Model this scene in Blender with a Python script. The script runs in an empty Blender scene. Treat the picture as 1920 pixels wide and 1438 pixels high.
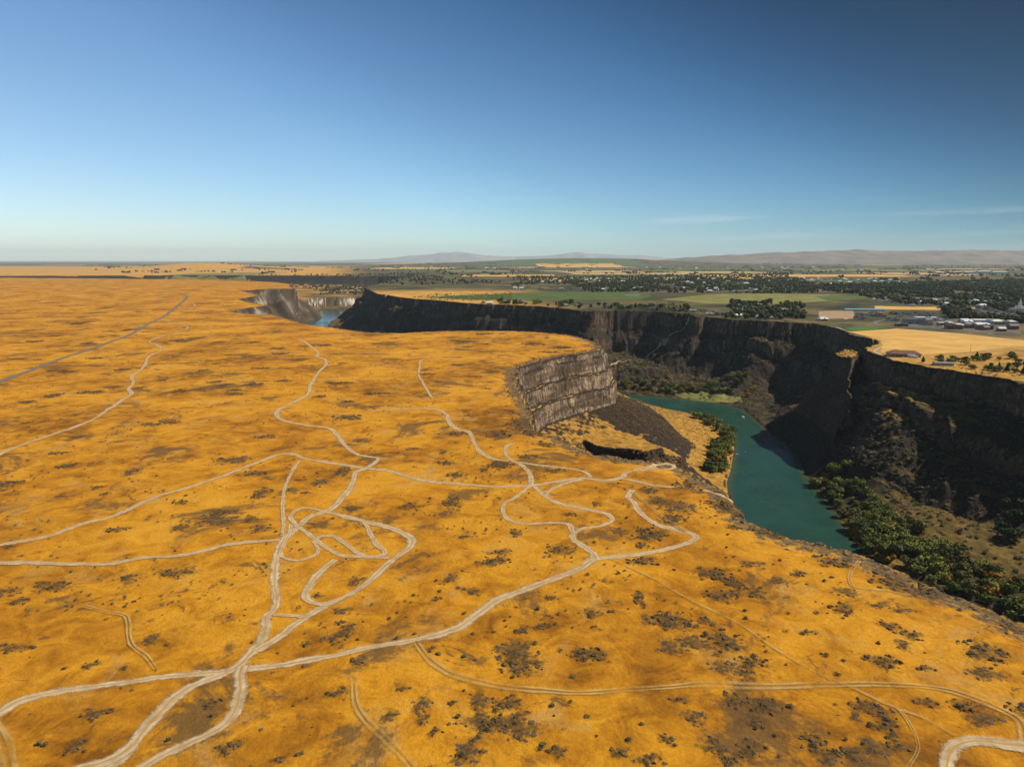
import bpy, math, random
import numpy as np

# ------------------------------------------------------------------ camera, sky, sun, exposure
SC = bpy.context.scene
COL = SC.collection
cam_data = bpy.data.cameras.new("camera")
cam_data.lens = 24.0
cam_data.sensor_width = 36.0
cam_data.clip_start = 1.0
cam_data.clip_end = 250000.0
cam = bpy.data.objects.new("camera", cam_data)
COL.objects.link(cam)
cam.location = (0.0, 0.0, 110.0)
cam.rotation_euler = (math.radians(90.0) - math.atan(231.0 / 1280.0), 0.0, 0.0)
SC.camera = cam

SUN_ELEVATION = math.radians(44.5)
SUN_AZIMUTH = math.radians(82.0)          # clockwise from +Y (the viewing direction)
world = bpy.data.worlds.new("World")
SC.world = world
world.use_nodes = True
wn, wl = world.node_tree.nodes, world.node_tree.links
wn.clear()
w_out = wn.new("ShaderNodeOutputWorld")
w_bg = wn.new("ShaderNodeBackground")
w_sky = wn.new("ShaderNodeTexSky")
w_sky.sky_type = 'NISHITA'
w_sky.sun_disc = False
w_sky.sun_elevation = SUN_ELEVATION
w_sky.sun_rotation = SUN_AZIMUTH
w_sky.altitude = 1100.0
w_sky.air_density = 1.0
w_sky.dust_density = 0.6
w_sky.ozone_density = 2.0
w_bg.inputs[1].default_value = 0.115
# the deep, polarised side of the sky: one smooth gradient over the whole dome
w_dir = wn.new("ShaderNodeTexCoord")
w_dot = wn.new("ShaderNodeVectorMath"); w_dot.operation = 'DOT_PRODUCT'
wl.new(w_dir.outputs['Generated'], w_dot.inputs[0])
w_dot.inputs[1].default_value = (0.507, 0.0, 0.862)
w_ramp = wn.new("ShaderNodeValToRGB")
w_ramp.color_ramp.interpolation = 'B_SPLINE'
els = w_ramp.color_ramp.elements
els[0].position = 0.375; els[0].color = (0.95, 0.99, 1.0, 1)
els[1].position = 0.80; els[1].color = (0.009, 0.026, 0.038, 1)
for pos_, col_ in ((0.50, (0.66, 0.88, 0.98, 1)), (0.56, (0.45, 0.64, 0.75, 1)), (0.645, (0.15, 0.33, 0.46, 1)), (0.71, (0.042, 0.115, 0.17, 1))):
    e = els.new(pos_); e.color = col_
w_map = wn.new("ShaderNodeMapRange")
w_map.inputs[1].default_value = -1.0; w_map.inputs[2].default_value = 1.0
wl.new(w_dot.outputs['Value'], w_map.inputs[0])
wl.new(w_map.outputs[0], w_ramp.inputs[0])
w_mul = wn.new("ShaderNodeMix"); w_mul.data_type = 'RGBA'; w_mul.blend_type = 'MULTIPLY'
w_mul.inputs[0].default_value = 1.0
wl.new(w_sky.outputs[0], w_mul.inputs[6]); wl.new(w_ramp.outputs[0], w_mul.inputs[7])
# thin streaks of cirrus low over the horizon
w_tc = wn.new("ShaderNodeTexCoord")
w_mp = wn.new("ShaderNodeMapping"); w_mp.inputs['Scale'].default_value = (4.0, 4.0, 62.0)
w_mp.inputs['Location'].default_value = (7.7, 2.3, 0.9)
w_ns = wn.new("ShaderNodeTexNoise"); w_ns.inputs['Scale'].default_value = 1.0
w_ns.inputs['Detail'].default_value = 5.0; w_ns.inputs['Distortion'].default_value = 0.5
wl.new(w_tc.outputs['Generated'], w_mp.inputs[0]); wl.new(w_mp.outputs[0], w_ns.inputs['Vector'])
w_cr = wn.new("ShaderNodeMapRange"); w_cr.interpolation_type = 'SMOOTHSTEP'
w_cr.inputs[1].default_value = 0.50; w_cr.inputs[2].default_value = 0.72; w_cr.inputs[4].default_value = 0.42
wl.new(w_ns.outputs[0], w_cr.inputs[0])
w_sep = wn.new("ShaderNodeSeparateXYZ"); wl.new(w_tc.outputs['Generated'], w_sep.inputs[0])
w_up = wn.new("ShaderNodeMapRange"); w_up.interpolation_type = 'SMOOTHSTEP'
w_up.inputs[1].default_value = 0.022; w_up.inputs[2].default_value = 0.042
wl.new(w_sep.outputs[2], w_up.inputs[0])
w_dn = wn.new("ShaderNodeMapRange"); w_dn.interpolation_type = 'SMOOTHSTEP'
w_dn.inputs[1].default_value = 0.048; w_dn.inputs[2].default_value = 0.066
w_dn.inputs[3].default_value = 1.0; w_dn.inputs[4].default_value = 0.0
wl.new(w_sep.outputs[2], w_dn.inputs[0])
w_m1 = wn.new("ShaderNodeMath"); w_m1.operation = 'MULTIPLY'
w_m2 = wn.new("ShaderNodeMath"); w_m2.operation = 'MULTIPLY'
wl.new(w_up.outputs[0], w_m1.inputs[0]); wl.new(w_dn.outputs[0], w_m1.inputs[1])
wl.new(w_m1.outputs[0], w_m2.inputs[0]); wl.new(w_cr.outputs[0], w_m2.inputs[1])
w_cl = wn.new("ShaderNodeMix"); w_cl.data_type = 'RGBA'
wl.new(w_m2.outputs[0], w_cl.inputs[0]); wl.new(w_mul.outputs[2], w_cl.inputs[6])
w_cl.inputs[7].default_value = (5.6, 5.7, 5.6, 1)
wl.new(w_cl.outputs[2], w_bg.inputs[0])
wl.new(w_bg.outputs[0], w_out.inputs[0])

sun_data = bpy.data.lights.new("sun", 'SUN')
sun_data.energy = 5.0
sun_data.angle = math.radians(0.53)
sun_data.color = (1.0, 0.93, 0.82)
sun = bpy.data.objects.new("sun", sun_data)
COL.objects.link(sun)
sun.location = (400, 100, 900)
sun.rotation_euler = (math.pi / 2 - SUN_ELEVATION, 0.0, -SUN_AZIMUTH + math.pi)

SC.view_settings.view_transform = 'Standard'
SC.view_settings.look = 'None'
SC.view_settings.exposure = 0.45
SC.view_settings.gamma = 1.0
SC.render.engine = 'CYCLES'
SC.cycles.use_denoising = True
SC.cycles.max_bounces = 5
SC.cycles.diffuse_bounces = 1
SC.cycles.glossy_bounces = 2
SC.cycles.transmission_bounces = 2
SC.cycles.transparent_max_bounces = 12
SC.cycles.volume_bounces = 0
SC.cycles.use_adaptive_sampling = True

# surveyed coordinates in metres: camera stands over the origin, +Y looks up the canyon, left plateau at z = 0
RIM_LEFT = [(159.7, 196.5), (155.0, 206.6), (146.1, 217.7), (142.6, 230.8), (136.2, 240.7), (129.8, 252.4), (119.5, 257.6), (113.1, 263.0), (105.7, 272.7), (102.9, 283.0),
 (104.0, 298.3), (106.1, 312.8), (103.3, 324.7), (98.9, 337.4), (94.1, 351.0), (89.7, 362.7), (82.2, 368.9), (66.5, 373.1), (49.7, 384.0), (40.1, 397.9), (33.5, 415.4),
 (27.6, 428.9), (18.3, 437.3), (14.8, 461.6), (15.9, 495.7), (10.9, 545.9), (3.8, 601.5), (3.2, 665.9), (6.7, 707.1), (23.3, 737.4), (49.1, 779.0), (83.5, 815.7),
 (110.4, 850.7), (118.8, 888.8), (116.2, 936.6), (91.8, 1018.6), (50.0, 1065.1), (0.0, 1090.0), (-85.3, 1090.0), (-135.5, 1081.6), (-173.9, 1057.1), (-225.2, 1065.1),
 (-283.9, 1134.0), (-332.6, 1181.7), (-372.6, 1222.8), (-425.6, 1314.0), (-482.2, 1405.5), (-547.7, 1434.0), (-607.8, 1494.6), (-615.4, 1613.7), (-598.3, 1690.6),
 (-702.2, 1844.1), (-777.8, 1971.7), (-808.2, 2216.9), (-990.3, 2530.8), (-970.1, 2723.3), (-849.9, 2723.3)]
RIM_RIGHT = [(522.0, 685.2), (505.7, 731.5), (485.4, 780.2), (470.2, 835.7), (475.5, 894.2), (482.7, 932.1), (505.0, 967.2), (549.5, 1018.3), (564.6, 1067.5), (555.2, 1113.5),
 (586.2, 1228.0), (594.9, 1333.0), (522.8, 1380.1), (454.6, 1430.6), (425.7, 1499.2), (403.2, 1485.0), (413.2, 1606.7), (347.4, 1657.6), (238.8, 1675.3), (180.8, 1657.6),
 (124.0, 1769.6), (64.9, 1852.9), (-89.2, 1944.4), (-189.1, 2045.2), (-347.5, 2249.1), (-517.9, 2578.7), (-665.2, 3078.9)]
SPUR = [(448.1, 952.8), (493.4, 1011.6), (510.2, 1005.4), (489.4, 952.8), (459.5, 910.3), (421.2, 853.2), (407.7, 848.7)]
RIVER_RIGHT = [(310.1, 548.1), (311.5, 587.9), (324.9, 647.6), (336.2, 702.4), (341.2, 747.3), (360.5, 815.4), (377.4, 898.9), (380.7, 965.3), (386.9, 1049.0), (394.7, 1135.0),
 (369.7, 1187.8), (329.7, 1216.0), (286.7, 1240.6), (241.0, 1260.9), (204.9, 1287.2)]
RIVER_LEFT = [(244.9, 747.3), (265.7, 797.8), (300.2, 893.6), (321.6, 965.3), (323.9, 1049.0), (291.1, 1102.2), (263.1, 1135.0), (239.9, 1178.7), (224.7, 1225.7), (200.0, 1255.8)]
LAGOON = [(-846.8, 2779.0), (-829.7, 2986.3), (-896.6, 3194.3), (-1008.1, 3433.0), (-983.4, 3507.8), (-874.1, 3507.8), (-835.5, 3626.2), (-782.4, 3259.1), (-766.9, 3072.1),
 (-746.7, 2828.1), (-708.8, 2619.6)]
FALLS_EDGE = [(-1024.9, 3348.9), (-1021.6, 3489.9), (-1003.4, 3590.6), (-933.7, 3590.6), (-890.7, 3643.1), (-837.8, 3697.2)]
BENCH = [(63.6, 776.1), (76.3, 791.9), (112.6, 778.7), (141.9, 734.3), (157.1, 682.2), (137.3, 674.2), (113.3, 684.2), (86.0, 700.9), (70.9, 734.3)]
GULLY = [(55.6, 815.2), (60.4, 749.7), (90.8, 701.7), (121.4, 681.7), (153.7, 677.9), (166.4, 697.6), (151.4, 736.0), (119.8, 783.7), (86.5, 829.1)]
TRACKS = [('main track', 4.2, 'dirt',
  [(-130.4, 146.5), (-127.7, 153.2), (-126.6, 156.6), (-124.0, 159.0), (-115.5, 161.9), (-104.4, 164.2), (-93.5, 167.3), (-81.5, 169.2), (-74.4, 170.7), (-64.5, 172.2),
   (-56.4, 175.3), (-48.5, 177.4), (-41.7, 180.4), (-27.5, 185.5), (-19.0, 189.6), (-14.3, 194.3), (-8.9, 202.8), (-3.2, 210.2), (7.5, 218.1), (16.9, 224.5),
   (24.7, 230.8), (31.2, 238.4), (45.4, 241.6), (57.7, 246.4), (67.1, 251.9), (73.4, 257.6), (73.2, 261.9), (67.0, 266.9), (60.5, 272.7), (56.2, 286.2), (55.9, 299.0),
   (54.8, 306.9), (58.5, 316.7)]),
 ('winding track below the crossing', 4, 'dirt',
  [(31.2, 238.4), (30.6, 243.5), (27.4, 250.4), (24.3, 257.6), (25.2, 263.0), (29.8, 267.5), (37.0, 270.3), (42.7, 276.9), (41.8, 283.7), (35.6, 288.8), (28.4, 292.8),
   (20.3, 299.0), (15.6, 307.6), (12.0, 319.8), (9.1, 329.6)]),
 ('track north of the crossing', 4, 'dirt',
  [(9.5, 324.7), (9.5, 342.7), (5.8, 357.8), (0.0, 366.8), (-8.4, 369.9), (-17.3, 382.9), (-22.8, 404.0), (-27.8, 431.7), (-36.9, 441.7), (-43.7, 461.6), (-48.3, 486.7),
   (-58.1, 501.2), (-80.7, 505.0), (-108.2, 501.2)]),
 ('small hook by the alcove', 3, 'dirt', [(2.0, 404.0), (-3.2, 397.9), (-3.7, 380.7), (0.6, 365.8)]),
 ('long middle track', 4, 'dirt',
  [(-206.2, 248.4), (-201.3, 252.9), (-188.3, 261.4), (-181.8, 273.9), (-174.0, 283.0), (-171.2, 292.8), (-167.9, 307.6), (-158.7, 321.4), (-148.8, 339.1),
   (-141.1, 361.7), (-134.6, 380.7), (-126.2, 380.7), (-115.1, 371.0), (-93.9, 361.7), (-82.5, 356.8), (-76.1, 353.9), (-63.1, 348.2), (-47.3, 333.9), (-26.1, 326.3),
   (-9.2, 322.2), (9.0, 323.8), (20.4, 328.8), (36.0, 334.7), (46.6, 330.5), (55.9, 334.7), (59.5, 343.6), (67.5, 349.1), (75.7, 355.8), (79.4, 362.7), (85.5, 364.8),
   (89.0, 360.7), (85.4, 352.9), (77.0, 351.0), (67.7, 347.3)]),
 ('faint rim track', 3, 'dirt', [(55.9, 334.7), (64.2, 328.0), (72.9, 321.4), (86.4, 320.6), (99.8, 312.8), (103.8, 303.2)]),
 ('upper rejoining track', 3, 'dirt', [(39.9, 335.6), (39.5, 341.8), (35.4, 348.2), (21.9, 354.9), (9.9, 360.7), (2.4, 364.8)]),
 ('short crossing link', 3.6, 'dirt', [(15.6, 308.3), (19.8, 318.3), (27.8, 328.0), (35.8, 333.0)]),
 ('loop below the crossing', 3, 'dirt',
  [(9.0, 323.0), (1.8, 306.1), (-3.2, 297.6), (-3.8, 286.2), (-0.9, 277.5), (5.4, 273.3), (14.0, 273.9), (23.4, 272.7), (24.9, 264.1)]),
 ('long winding north track', 4.2, 'dirt',
  [(-302.1, 962.5), (-265.5, 888.8), (-236.6, 825.4), (-227.3, 787.8), (-210.9, 761.8), (-199.0, 721.9), (-193.6, 675.8), (-180.6, 601.5), (-171.2, 561.7),
   (-173.1, 522.6), (-174.4, 495.7), (-163.3, 469.7), (-142.0, 453.7), (-122.8, 444.6), (-112.1, 426.1), (-101.4, 401.6), (-90.4, 382.9), (-81.8, 377.4), (-76.0, 374.1),
   (-76.3, 364.8), (-79.2, 354.9), (-82.6, 348.2), (-80.7, 332.2), (-79.8, 315.1), (-80.3, 299.7), (-81.4, 290.8), (-84.5, 285.6), (-87.9, 281.8), (-89.1, 272.1),
   (-90.7, 263.0), (-91.1, 252.4), (-87.9, 238.8), (-84.3, 226.6), (-80.8, 216.9), (-77.5, 209.1), (-76.3, 202.8), (-77.3, 198.1), (-75.3, 191.8), (-73.9, 184.3),
   (-74.4, 179.3), (-75.6, 172.2), (-78.5, 168.2), (-83.7, 163.9), (-86.7, 158.5), (-87.4, 152.8), (-88.0, 146.3), (-87.8, 140.6), (-88.0, 136.1), (-89.5, 131.3),
   (-90.4, 125.2)]),
 ('western fork', 4, 'dirt', [(-87.8, 140.6), (-88.8, 137.5), (-91.6, 134.8), (-96.3, 132.9), (-100.2, 128.2)]),
 ('south fork', 4, 'dirt',
  [(-74.6, 172.2), (-73.8, 168.0), (-71.3, 161.9), (-69.2, 154.3), (-68.9, 148.0), (-71.7, 143.7), (-76.4, 139.7), (-79.6, 136.3), (-81.8, 132.5), (-83.4, 126.7)]),
 ('west course loop', 2.8, 'dirt',
  [(-82.9, 287.5), (-90.2, 292.1), (-95.5, 290.8), (-96.6, 283.7), (-94.2, 277.5), (-88.2, 269.2), (-81.9, 261.4), (-77.4, 256.0), (-71.1, 248.9), (-64.0, 242.6),
   (-57.3, 241.6), (-51.7, 240.7), (-46.0, 240.2)]),
 ('east course loop', 4, 'dirt',
  [(-82.9, 287.5), (-77.6, 284.9), (-65.1, 277.5), (-52.9, 270.3), (-43.8, 262.5), (-39.9, 256.0), (-39.9, 248.9), (-42.7, 242.1), (-46.2, 233.9), (-50.2, 220.9),
   (-54.6, 212.0), (-59.4, 206.6), (-63.6, 200.1), (-66.9, 194.0), (-69.2, 187.0), (-72.0, 182.4), (-73.6, 179.6)]),
 ('inner course hook', 2.6, 'dirt', [(-63.4, 275.6), (-60.3, 269.8), (-57.1, 261.4), (-53.2, 252.4), (-49.2, 246.9), (-48.5, 243.1), (-52.1, 240.7)]),
 ('inner course bend', 2.4, 'dirt', [(-78.2, 256.5), (-78.0, 259.7), (-75.9, 261.4), (-71.3, 260.3), (-67.0, 255.0), (-59.7, 245.9), (-55.3, 241.6)]),
 ('course teardrop', 2, 'dirt',
  [(-93.3, 272.7), (-91.0, 264.1), (-89.8, 252.4), (-87.7, 243.5), (-84.0, 239.8), (-79.0, 238.8), (-74.7, 243.5), (-75.2, 248.9), (-79.1, 256.5)]),
 ('washed out course spur', 3.4, 'dirt',
  [(-66.0, 239.3), (-67.9, 233.9), (-69.2, 226.6), (-69.8, 219.7), (-69.4, 212.8), (-67.2, 208.4), (-62.9, 206.3), (-59.4, 206.6)]),
 ('faint track above the course', 2.4, 'dirt', [(-118.3, 367.8), (-116.9, 351.0), (-111.5, 320.6), (-103.4, 292.8), (-96.5, 273.3), (-93.2, 261.4)]),
 ('western track', 3.6, 'dirt',
  [(-196.4, 235.7), (-188.9, 236.1), (-176.0, 236.6), (-162.2, 235.2), (-149.3, 235.7), (-139.0, 240.7), (-122.7, 244.0), (-112.6, 251.9), (-101.8, 255.5),
   (-93.0, 257.6)]),
 ('short cross track', 2.6, 'dirt', [(-75.4, 199.1), (-68.9, 198.8), (-64.9, 197.8)]),
 ('straw coloured track', 4, 'faint',
  [(-28.6, 184.3), (-24.5, 176.6), (-21.0, 172.2), (-16.6, 168.0), (-11.5, 165.6), (-5.2, 163.3), (4.3, 161.0), (15.8, 159.4), (26.3, 160.1), (31.2, 160.8),
   (40.5, 161.9), (49.8, 163.0), (67.5, 162.3), (85.8, 163.0), (100.7, 162.8), (111.8, 161.4), (117.4, 158.1), (121.4, 153.8), (123.4, 150.0), (122.3, 146.3),
   (118.4, 140.4)]),
 ('bright gravel bend', 4.6, 'dirt',
  [(93.4, 129.7), (95.9, 133.2), (98.9, 137.2), (102.1, 139.7), (106.3, 141.3), (110.4, 141.2), (114.5, 140.3), (118.4, 139.7), (124.7, 139.2)]),
 ('sunken rutted track', 3.2, 'faint', [(-42.7, 166.5), (-40.8, 159.4), (-38.8, 153.6), (-34.8, 147.6), (-29.9, 142.4), (-25.4, 137.7), (-21.7, 132.5), (-18.0, 126.7)]),
 ('thin footpath', 1.3, 'faint',
  [(35.7, 237.9), (38.6, 236.1), (48.7, 223.7), (57.3, 210.2), (66.0, 199.1), (71.2, 191.2), (74.7, 181.8), (78.4, 174.8), (84.2, 166.3), (88.4, 162.3), (93.8, 155.7),
   (96.4, 153.0), (95.5, 145.5), (92.9, 138.9), (87.1, 132.9)]),
 ('gravel bend spur', 1.3, 'faint', [(96.4, 153.0), (100.6, 149.6), (104.0, 143.1)]),
 ('bent rim path', 1.9, 'faint', [(130.1, 239.8), (125.8, 234.3), (121.7, 229.1), (117.9, 222.5), (117.8, 217.3), (127.1, 215.0), (137.2, 211.3), (146.3, 206.6)]),
 ('track beside the paved road', 4.2, 'dirt',
  [(-295.9, 368.9), (-296.4, 381.8), (-298.0, 395.5), (-295.6, 422.1), (-291.6, 446.1), (-293.6, 469.7), (-302.4, 503.1), (-309.7, 535.1), (-315.0, 554.8),
   (-330.3, 578.4), (-345.1, 612.3), (-367.3, 650.1), (-376.2, 679.1), (-392.9, 721.9), (-422.9, 787.8), (-435.2, 840.4), (-471.2, 900.3), (-500.1, 936.6),
   (-513.1, 989.8), (-521.9, 1073.3), (-539.4, 1134.0), (-587.1, 1201.9), (-645.9, 1266.7)]),
 ('pale roadside stub', 4, 'dirt', [(-748.0, 1526.8), (-757.3, 1613.7), (-790.4, 1710.9), (-860.3, 1820.5)]),
 ('pale notch track', 4, 'dirt', [(-741.0, 1613.7), (-720.1, 1670.7), (-765.5, 1820.5)]),
 ('straight promontory track', 2.6, 'faint', [(-16.3, 989.8), (-43.4, 936.6), (-91.5, 888.8), (-149.3, 866.6), (-231.4, 825.4)]),
 ('short promontory track', 3, 'dirt', [(-93.3, 783.4), (-101.7, 753.5), (-96.7, 707.1), (-91.4, 659.5), (-82.4, 617.8), (-71.5, 568.8), (-65.0, 543.7)]),
 ('hook above the alcove', 3, 'faint', [(-32.6, 510.8), (-31.3, 530.9), (-23.7, 541.5), (-8.7, 548.1)]),
 ('faint roadside cross track', 1.6, 'faint', [(-482.2, 692.8), (-477.4, 710.7), (-435.6, 725.7), (-389.5, 714.4), (-378.5, 749.4)]),
 ('faint wandering track', 1.6, 'faint', [(-383.2, 499.4), (-348.6, 501.2), (-306.6, 485.0), (-279.4, 458.4), (-236.3, 468.0), (-215.6, 499.4), (-179.5, 510.8)]),
 ('two rut path', 2.2, 'faint', [(-139.0, 205.6), (-129.7, 202.1), (-122.9, 199.8), (-118.9, 194.9), (-114.5, 187.3), (-109.9, 181.5), (-103.5, 176.6), (-97.7, 170.4)]),
 ('paved road', 7, 'asphalt',
  [(-448.9, 552.5), (-466.5, 612.3), (-481.1, 659.5), (-506.2, 749.4), (-525.5, 830.4), (-553.0, 936.6), (-573.4, 1026.1), (-637.8, 1201.9), (-710.1, 1405.5),
   (-857.0, 1775.0), (-974.1, 2057.1), (-1081.1, 2251.8), (-1248.8, 2486.8)]),
 ('gravel apron', 5, 'faint', [(-132.8, 152.8), (-124.3, 146.9), (-116.4, 139.6), (-110.4, 132.1), (-104.4, 123.8)]),
 ('rim slip track', 3, 'faint', [(57.8, 312.8), (61.7, 294.8), (65.4, 278.7), (71.0, 264.1)])]
OUTCROPS = [(-120.2, 312.8, 4.5, 9.8), (-128.5, 278.7, 12.6, 7.8), (-139.2, 269.8, 3.9, 5.3), (-112.5, 278.7, 3.4, 4.7), (-134.9, 341.8, 8.3, 5.4), (-200.5, 346.4, 4.9, 7.4),
 (-242.4, 357.8, 4.4, 6.9), (-203.4, 321.4, 3.9, 3.2), (-194.3, 311.3, 2.5, 3.1), (-196.0, 251.4, 2.6, 2.1), (-152.3, 299.7, 4.3, 3.6), (-156.7, 218.5, 6.4, 4.1),
 (-135.9, 225.7, 3.8, 2.6), (-106.7, 185.8, 2.8, 3.9), (-117.0, 172.7, 2.6, 2.1), (-65.0, 139.6, 3.7, 3.0), (-90.6, 348.2, 5.0, 8.5), (-96.7, 329.6, 4.7, 6.4),
 (-29.2, 341.8, 7.0, 5.4), (-27.6, 300.4, 4.9, 9.0), (-47.3, 295.5, 5.5, 5.2), (-72.8, 292.8, 3.6, 4.1), (-18.9, 259.7, 3.8, 1.7), (1.5, 264.1, 3.1, 4.0),
 (18.5, 246.9, 7.2, 4.5), (-54.4, 222.5, 3.3, 4.6), (-65.1, 212.0, 2.2, 2.3), (-52.3, 186.4, 3.6, 3.4), (-60.0, 182.9, 1.9, 1.8), (1.1, 179.6, 7.3, 6.6),
 (2.5, 170.4, 6.2, 4.0), (20.5, 177.7, 4.9, 4.3), (-24.8, 209.1, 1.8, 1.9), (-12.6, 214.3, 3.2, 3.5), (12.9, 209.8, 3.1, 1.9), (8.5, 192.1, 3.3, 2.3),
 (-23.1, 180.4, 1.5, 2.1), (-21.5, 223.7, 2.8, 4.2), (48.7, 236.6, 6.9, 4.2), (47.5, 195.2, 3.7, 5.1), (42.0, 209.5, 2.6, 4.7), (45.9, 180.7, 5.0, 5.2),
 (62.8, 184.3, 6.3, 6.9), (23.8, 177.1, 4.2, 4.0), (72.2, 225.3, 6.1, 5.4), (87.4, 234.3, 5.4, 3.4), (118.9, 237.5, 7.4, 6.6), (106.5, 202.8, 4.7, 4.5),
 (115.9, 193.0, 3.7, 4.1), (114.1, 182.4, 3.1, 3.0), (103.4, 173.7, 6.7, 3.5), (135.8, 179.3, 6.9, 7.3), (113.5, 170.4, 2.9, 1.6), (127.0, 169.0, 2.9, 1.9),
 (56.7, 156.6, 3.4, 4.1), (58.9, 148.0, 2.9, 2.7), (70.0, 140.8, 3.7, 4.5), (83.0, 139.4, 3.1, 4.4), (88.6, 154.5, 4.0, 2.9), (89.2, 143.1, 1.9, 2.1),
 (105.4, 155.7, 4.0, 2.1), (115.6, 149.6, 5.5, 3.8), (36.0, 141.5, 2.2, 2.5), (48.0, 137.8, 1.5, 2.4), (153.8, 194.3, 3.7, 4.2), (112.9, 214.3, 5.4, 3.9),
 (133.1, 221.7, 9.3, 6.3), (141.0, 215.0, 7.2, 5.0), (101.9, 227.0, 3.8, 3.3), (92.7, 221.7, 3.7, 4.2), (89.0, 189.0, 3.6, 1.6), (81.8, 213.5, 4.0, 4.9),
 (65.9, 315.1, 4.5, 7.0), (75.2, 293.5, 9.6, 10.3), (68.7, 278.1, 5.7, 7.8), (58.3, 261.9, 6.0, 7.0), (96.6, 299.0, 8.6, 6.4), (44.8, 264.1, 4.4, 4.3),
 (50.5, 250.4, 3.1, 3.1), (106.9, 266.9, 6.6, 5.8), (-28.3, 161.4, 2.0, 1.5), (-22.7, 155.1, 2.7, 4.1), (-15.0, 155.7, 1.3, 1.4), (0.3, 155.7, 2.7, 3.5),
 (-3.6, 153.0, 2.0, 1.7), (-10.7, 138.3, 2.1, 2.0), (-18.4, 145.0, 1.6, 2.1), (-52.1, 135.5, 2.4, 1.3), (-8.0, 142.4, 1.9, 1.8), (-8.0, 150.8, 2.0, 2.2),
 (5.5, 453.7, 10.9, 24.0), (-8.5, 424.8, 8.5, 13.6), (13.8, 428.9, 6.9, 11.1), (-240.4, 761.8, 18.0, 16.8), (-767.3, 1212.2, 18.9, 36.7), (-255.8, 596.2, 5.7, 10.4),
 (-456.0, 949.4, 22.4, 25.9), (-313.2, 682.5, 6.5, 10.2), (-375.5, 548.1, 7.6, 11.1), (-957.0, 1613.7, 15.7, 34.5), (-609.7, 1081.6, 12.7, 27.9),
 (61.3, 866.6, 15.3, 21.6), (28.5, 906.2, 17.8, 23.6), (-66.2, 936.6, 25.7, 18.9), (87.0, 323.0, 7.9, 7.4), (101.8, 288.2, 7.1, 8.3)]
HOUSE_ZONES = [('rim_suburb', 26, [(612.5, 1897.6), (769.5, 1831.4), (597.7, 1417.7), (470.6, 1471.0)]),
 ('new_suburb', 18, [(805.2, 1640.3), (972.3, 1558.8), (844.3, 1368.0), (689.9, 1380.1)]),
 ('east_suburb', 44, [(1127.0, 1810.3), (1273.4, 1730.7), (1027.7, 1392.4), (924.1, 1443.9)]),
 ('wooded_suburb', 34, [(1136.4, 2217.5), (1574.8, 2157.0), (1309.4, 1789.7), (1054.5, 1831.4)]),
 ('pale_roof_suburb', 62, [(1953.5, 4864.2), (2621.1, 4585.0), (1951.9, 3408.7), (1315.6, 3268.7)]),
 ('meadow_edge', 18, [(748.5, 3020.4), (1036.8, 2909.7), (934.9, 2621.4), (661.2, 2665.4)]),
 ('green_field_edge', 16, [(0.0, 3139.7), (444.4, 3020.4), (413.2, 2806.9), (0.0, 2857.4)]),
 ('orchard_belt', 34, [(364.6, 4720.5), (1742.3, 4336.0), (1371.6, 3408.7), (295.2, 3817.2)]),
 ('far_farms', 44, [(-2686.0, 13415.1), (7768.8, 10727.7), (5549.2, 7656.4), (-1696.4, 8464.6)]),
 ('lot_offices', 16, [(764.5, 1321.7), (885.5, 1417.7), (1018.7, 1380.1), (874.3, 1181.3), (832.6, 1181.3), (794.9, 1208.9), (767.4, 1257.7)]),
 ('falls_village', 8, [(-1277.3, 4864.2), (-708.4, 4585.0), (-619.9, 4009.1), (-1080.8, 4112.5)])]
TOWN_TREE_ZONES = [('orchard_belt', 2600, [(309.9, 4009.1), (1968.9, 4720.5), (1305.0, 2806.9), (1046.0, 2497.5), (289.3, 2665.4)]),
 ('town_wood', 4600, [(1371.6, 3408.7), (3216.5, 4336.0), (1293.6, 1730.7), (1092.1, 1897.6), (1203.2, 2349.2)]),
 ('town_wood', 3000, [(3305.9, 4457.0), (5024.1, 4221.3), (1993.3, 1558.8), (1483.2, 1417.7), (1166.8, 1558.8)]),
 ('west_belt', 650, [(-2125.2, 5736.8), (-953.6, 6179.8), (0.0, 3642.7), (-516.5, 3337.3)]),
 ('mid_belt', 1700, [(0.0, 5016.9), (2479.4, 6179.8), (1611.6, 4009.1), (0.0, 3337.3)]),
 ('upper_canyon', 260, [(-1477.6, 5090.6), (-1158.4, 5546.2), (-871.9, 4016.0), (-1069.3, 3829.1)]),
 ('rim_suburb', 240, [(635.4, 1993.6), (831.5, 1944.4), (608.8, 1417.7), (454.9, 1457.3)]),
 ('east_suburb', 520, [(1153.2, 1852.9), (1352.4, 1810.3), (1008.6, 1344.5), (924.1, 1443.9)])]
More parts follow.
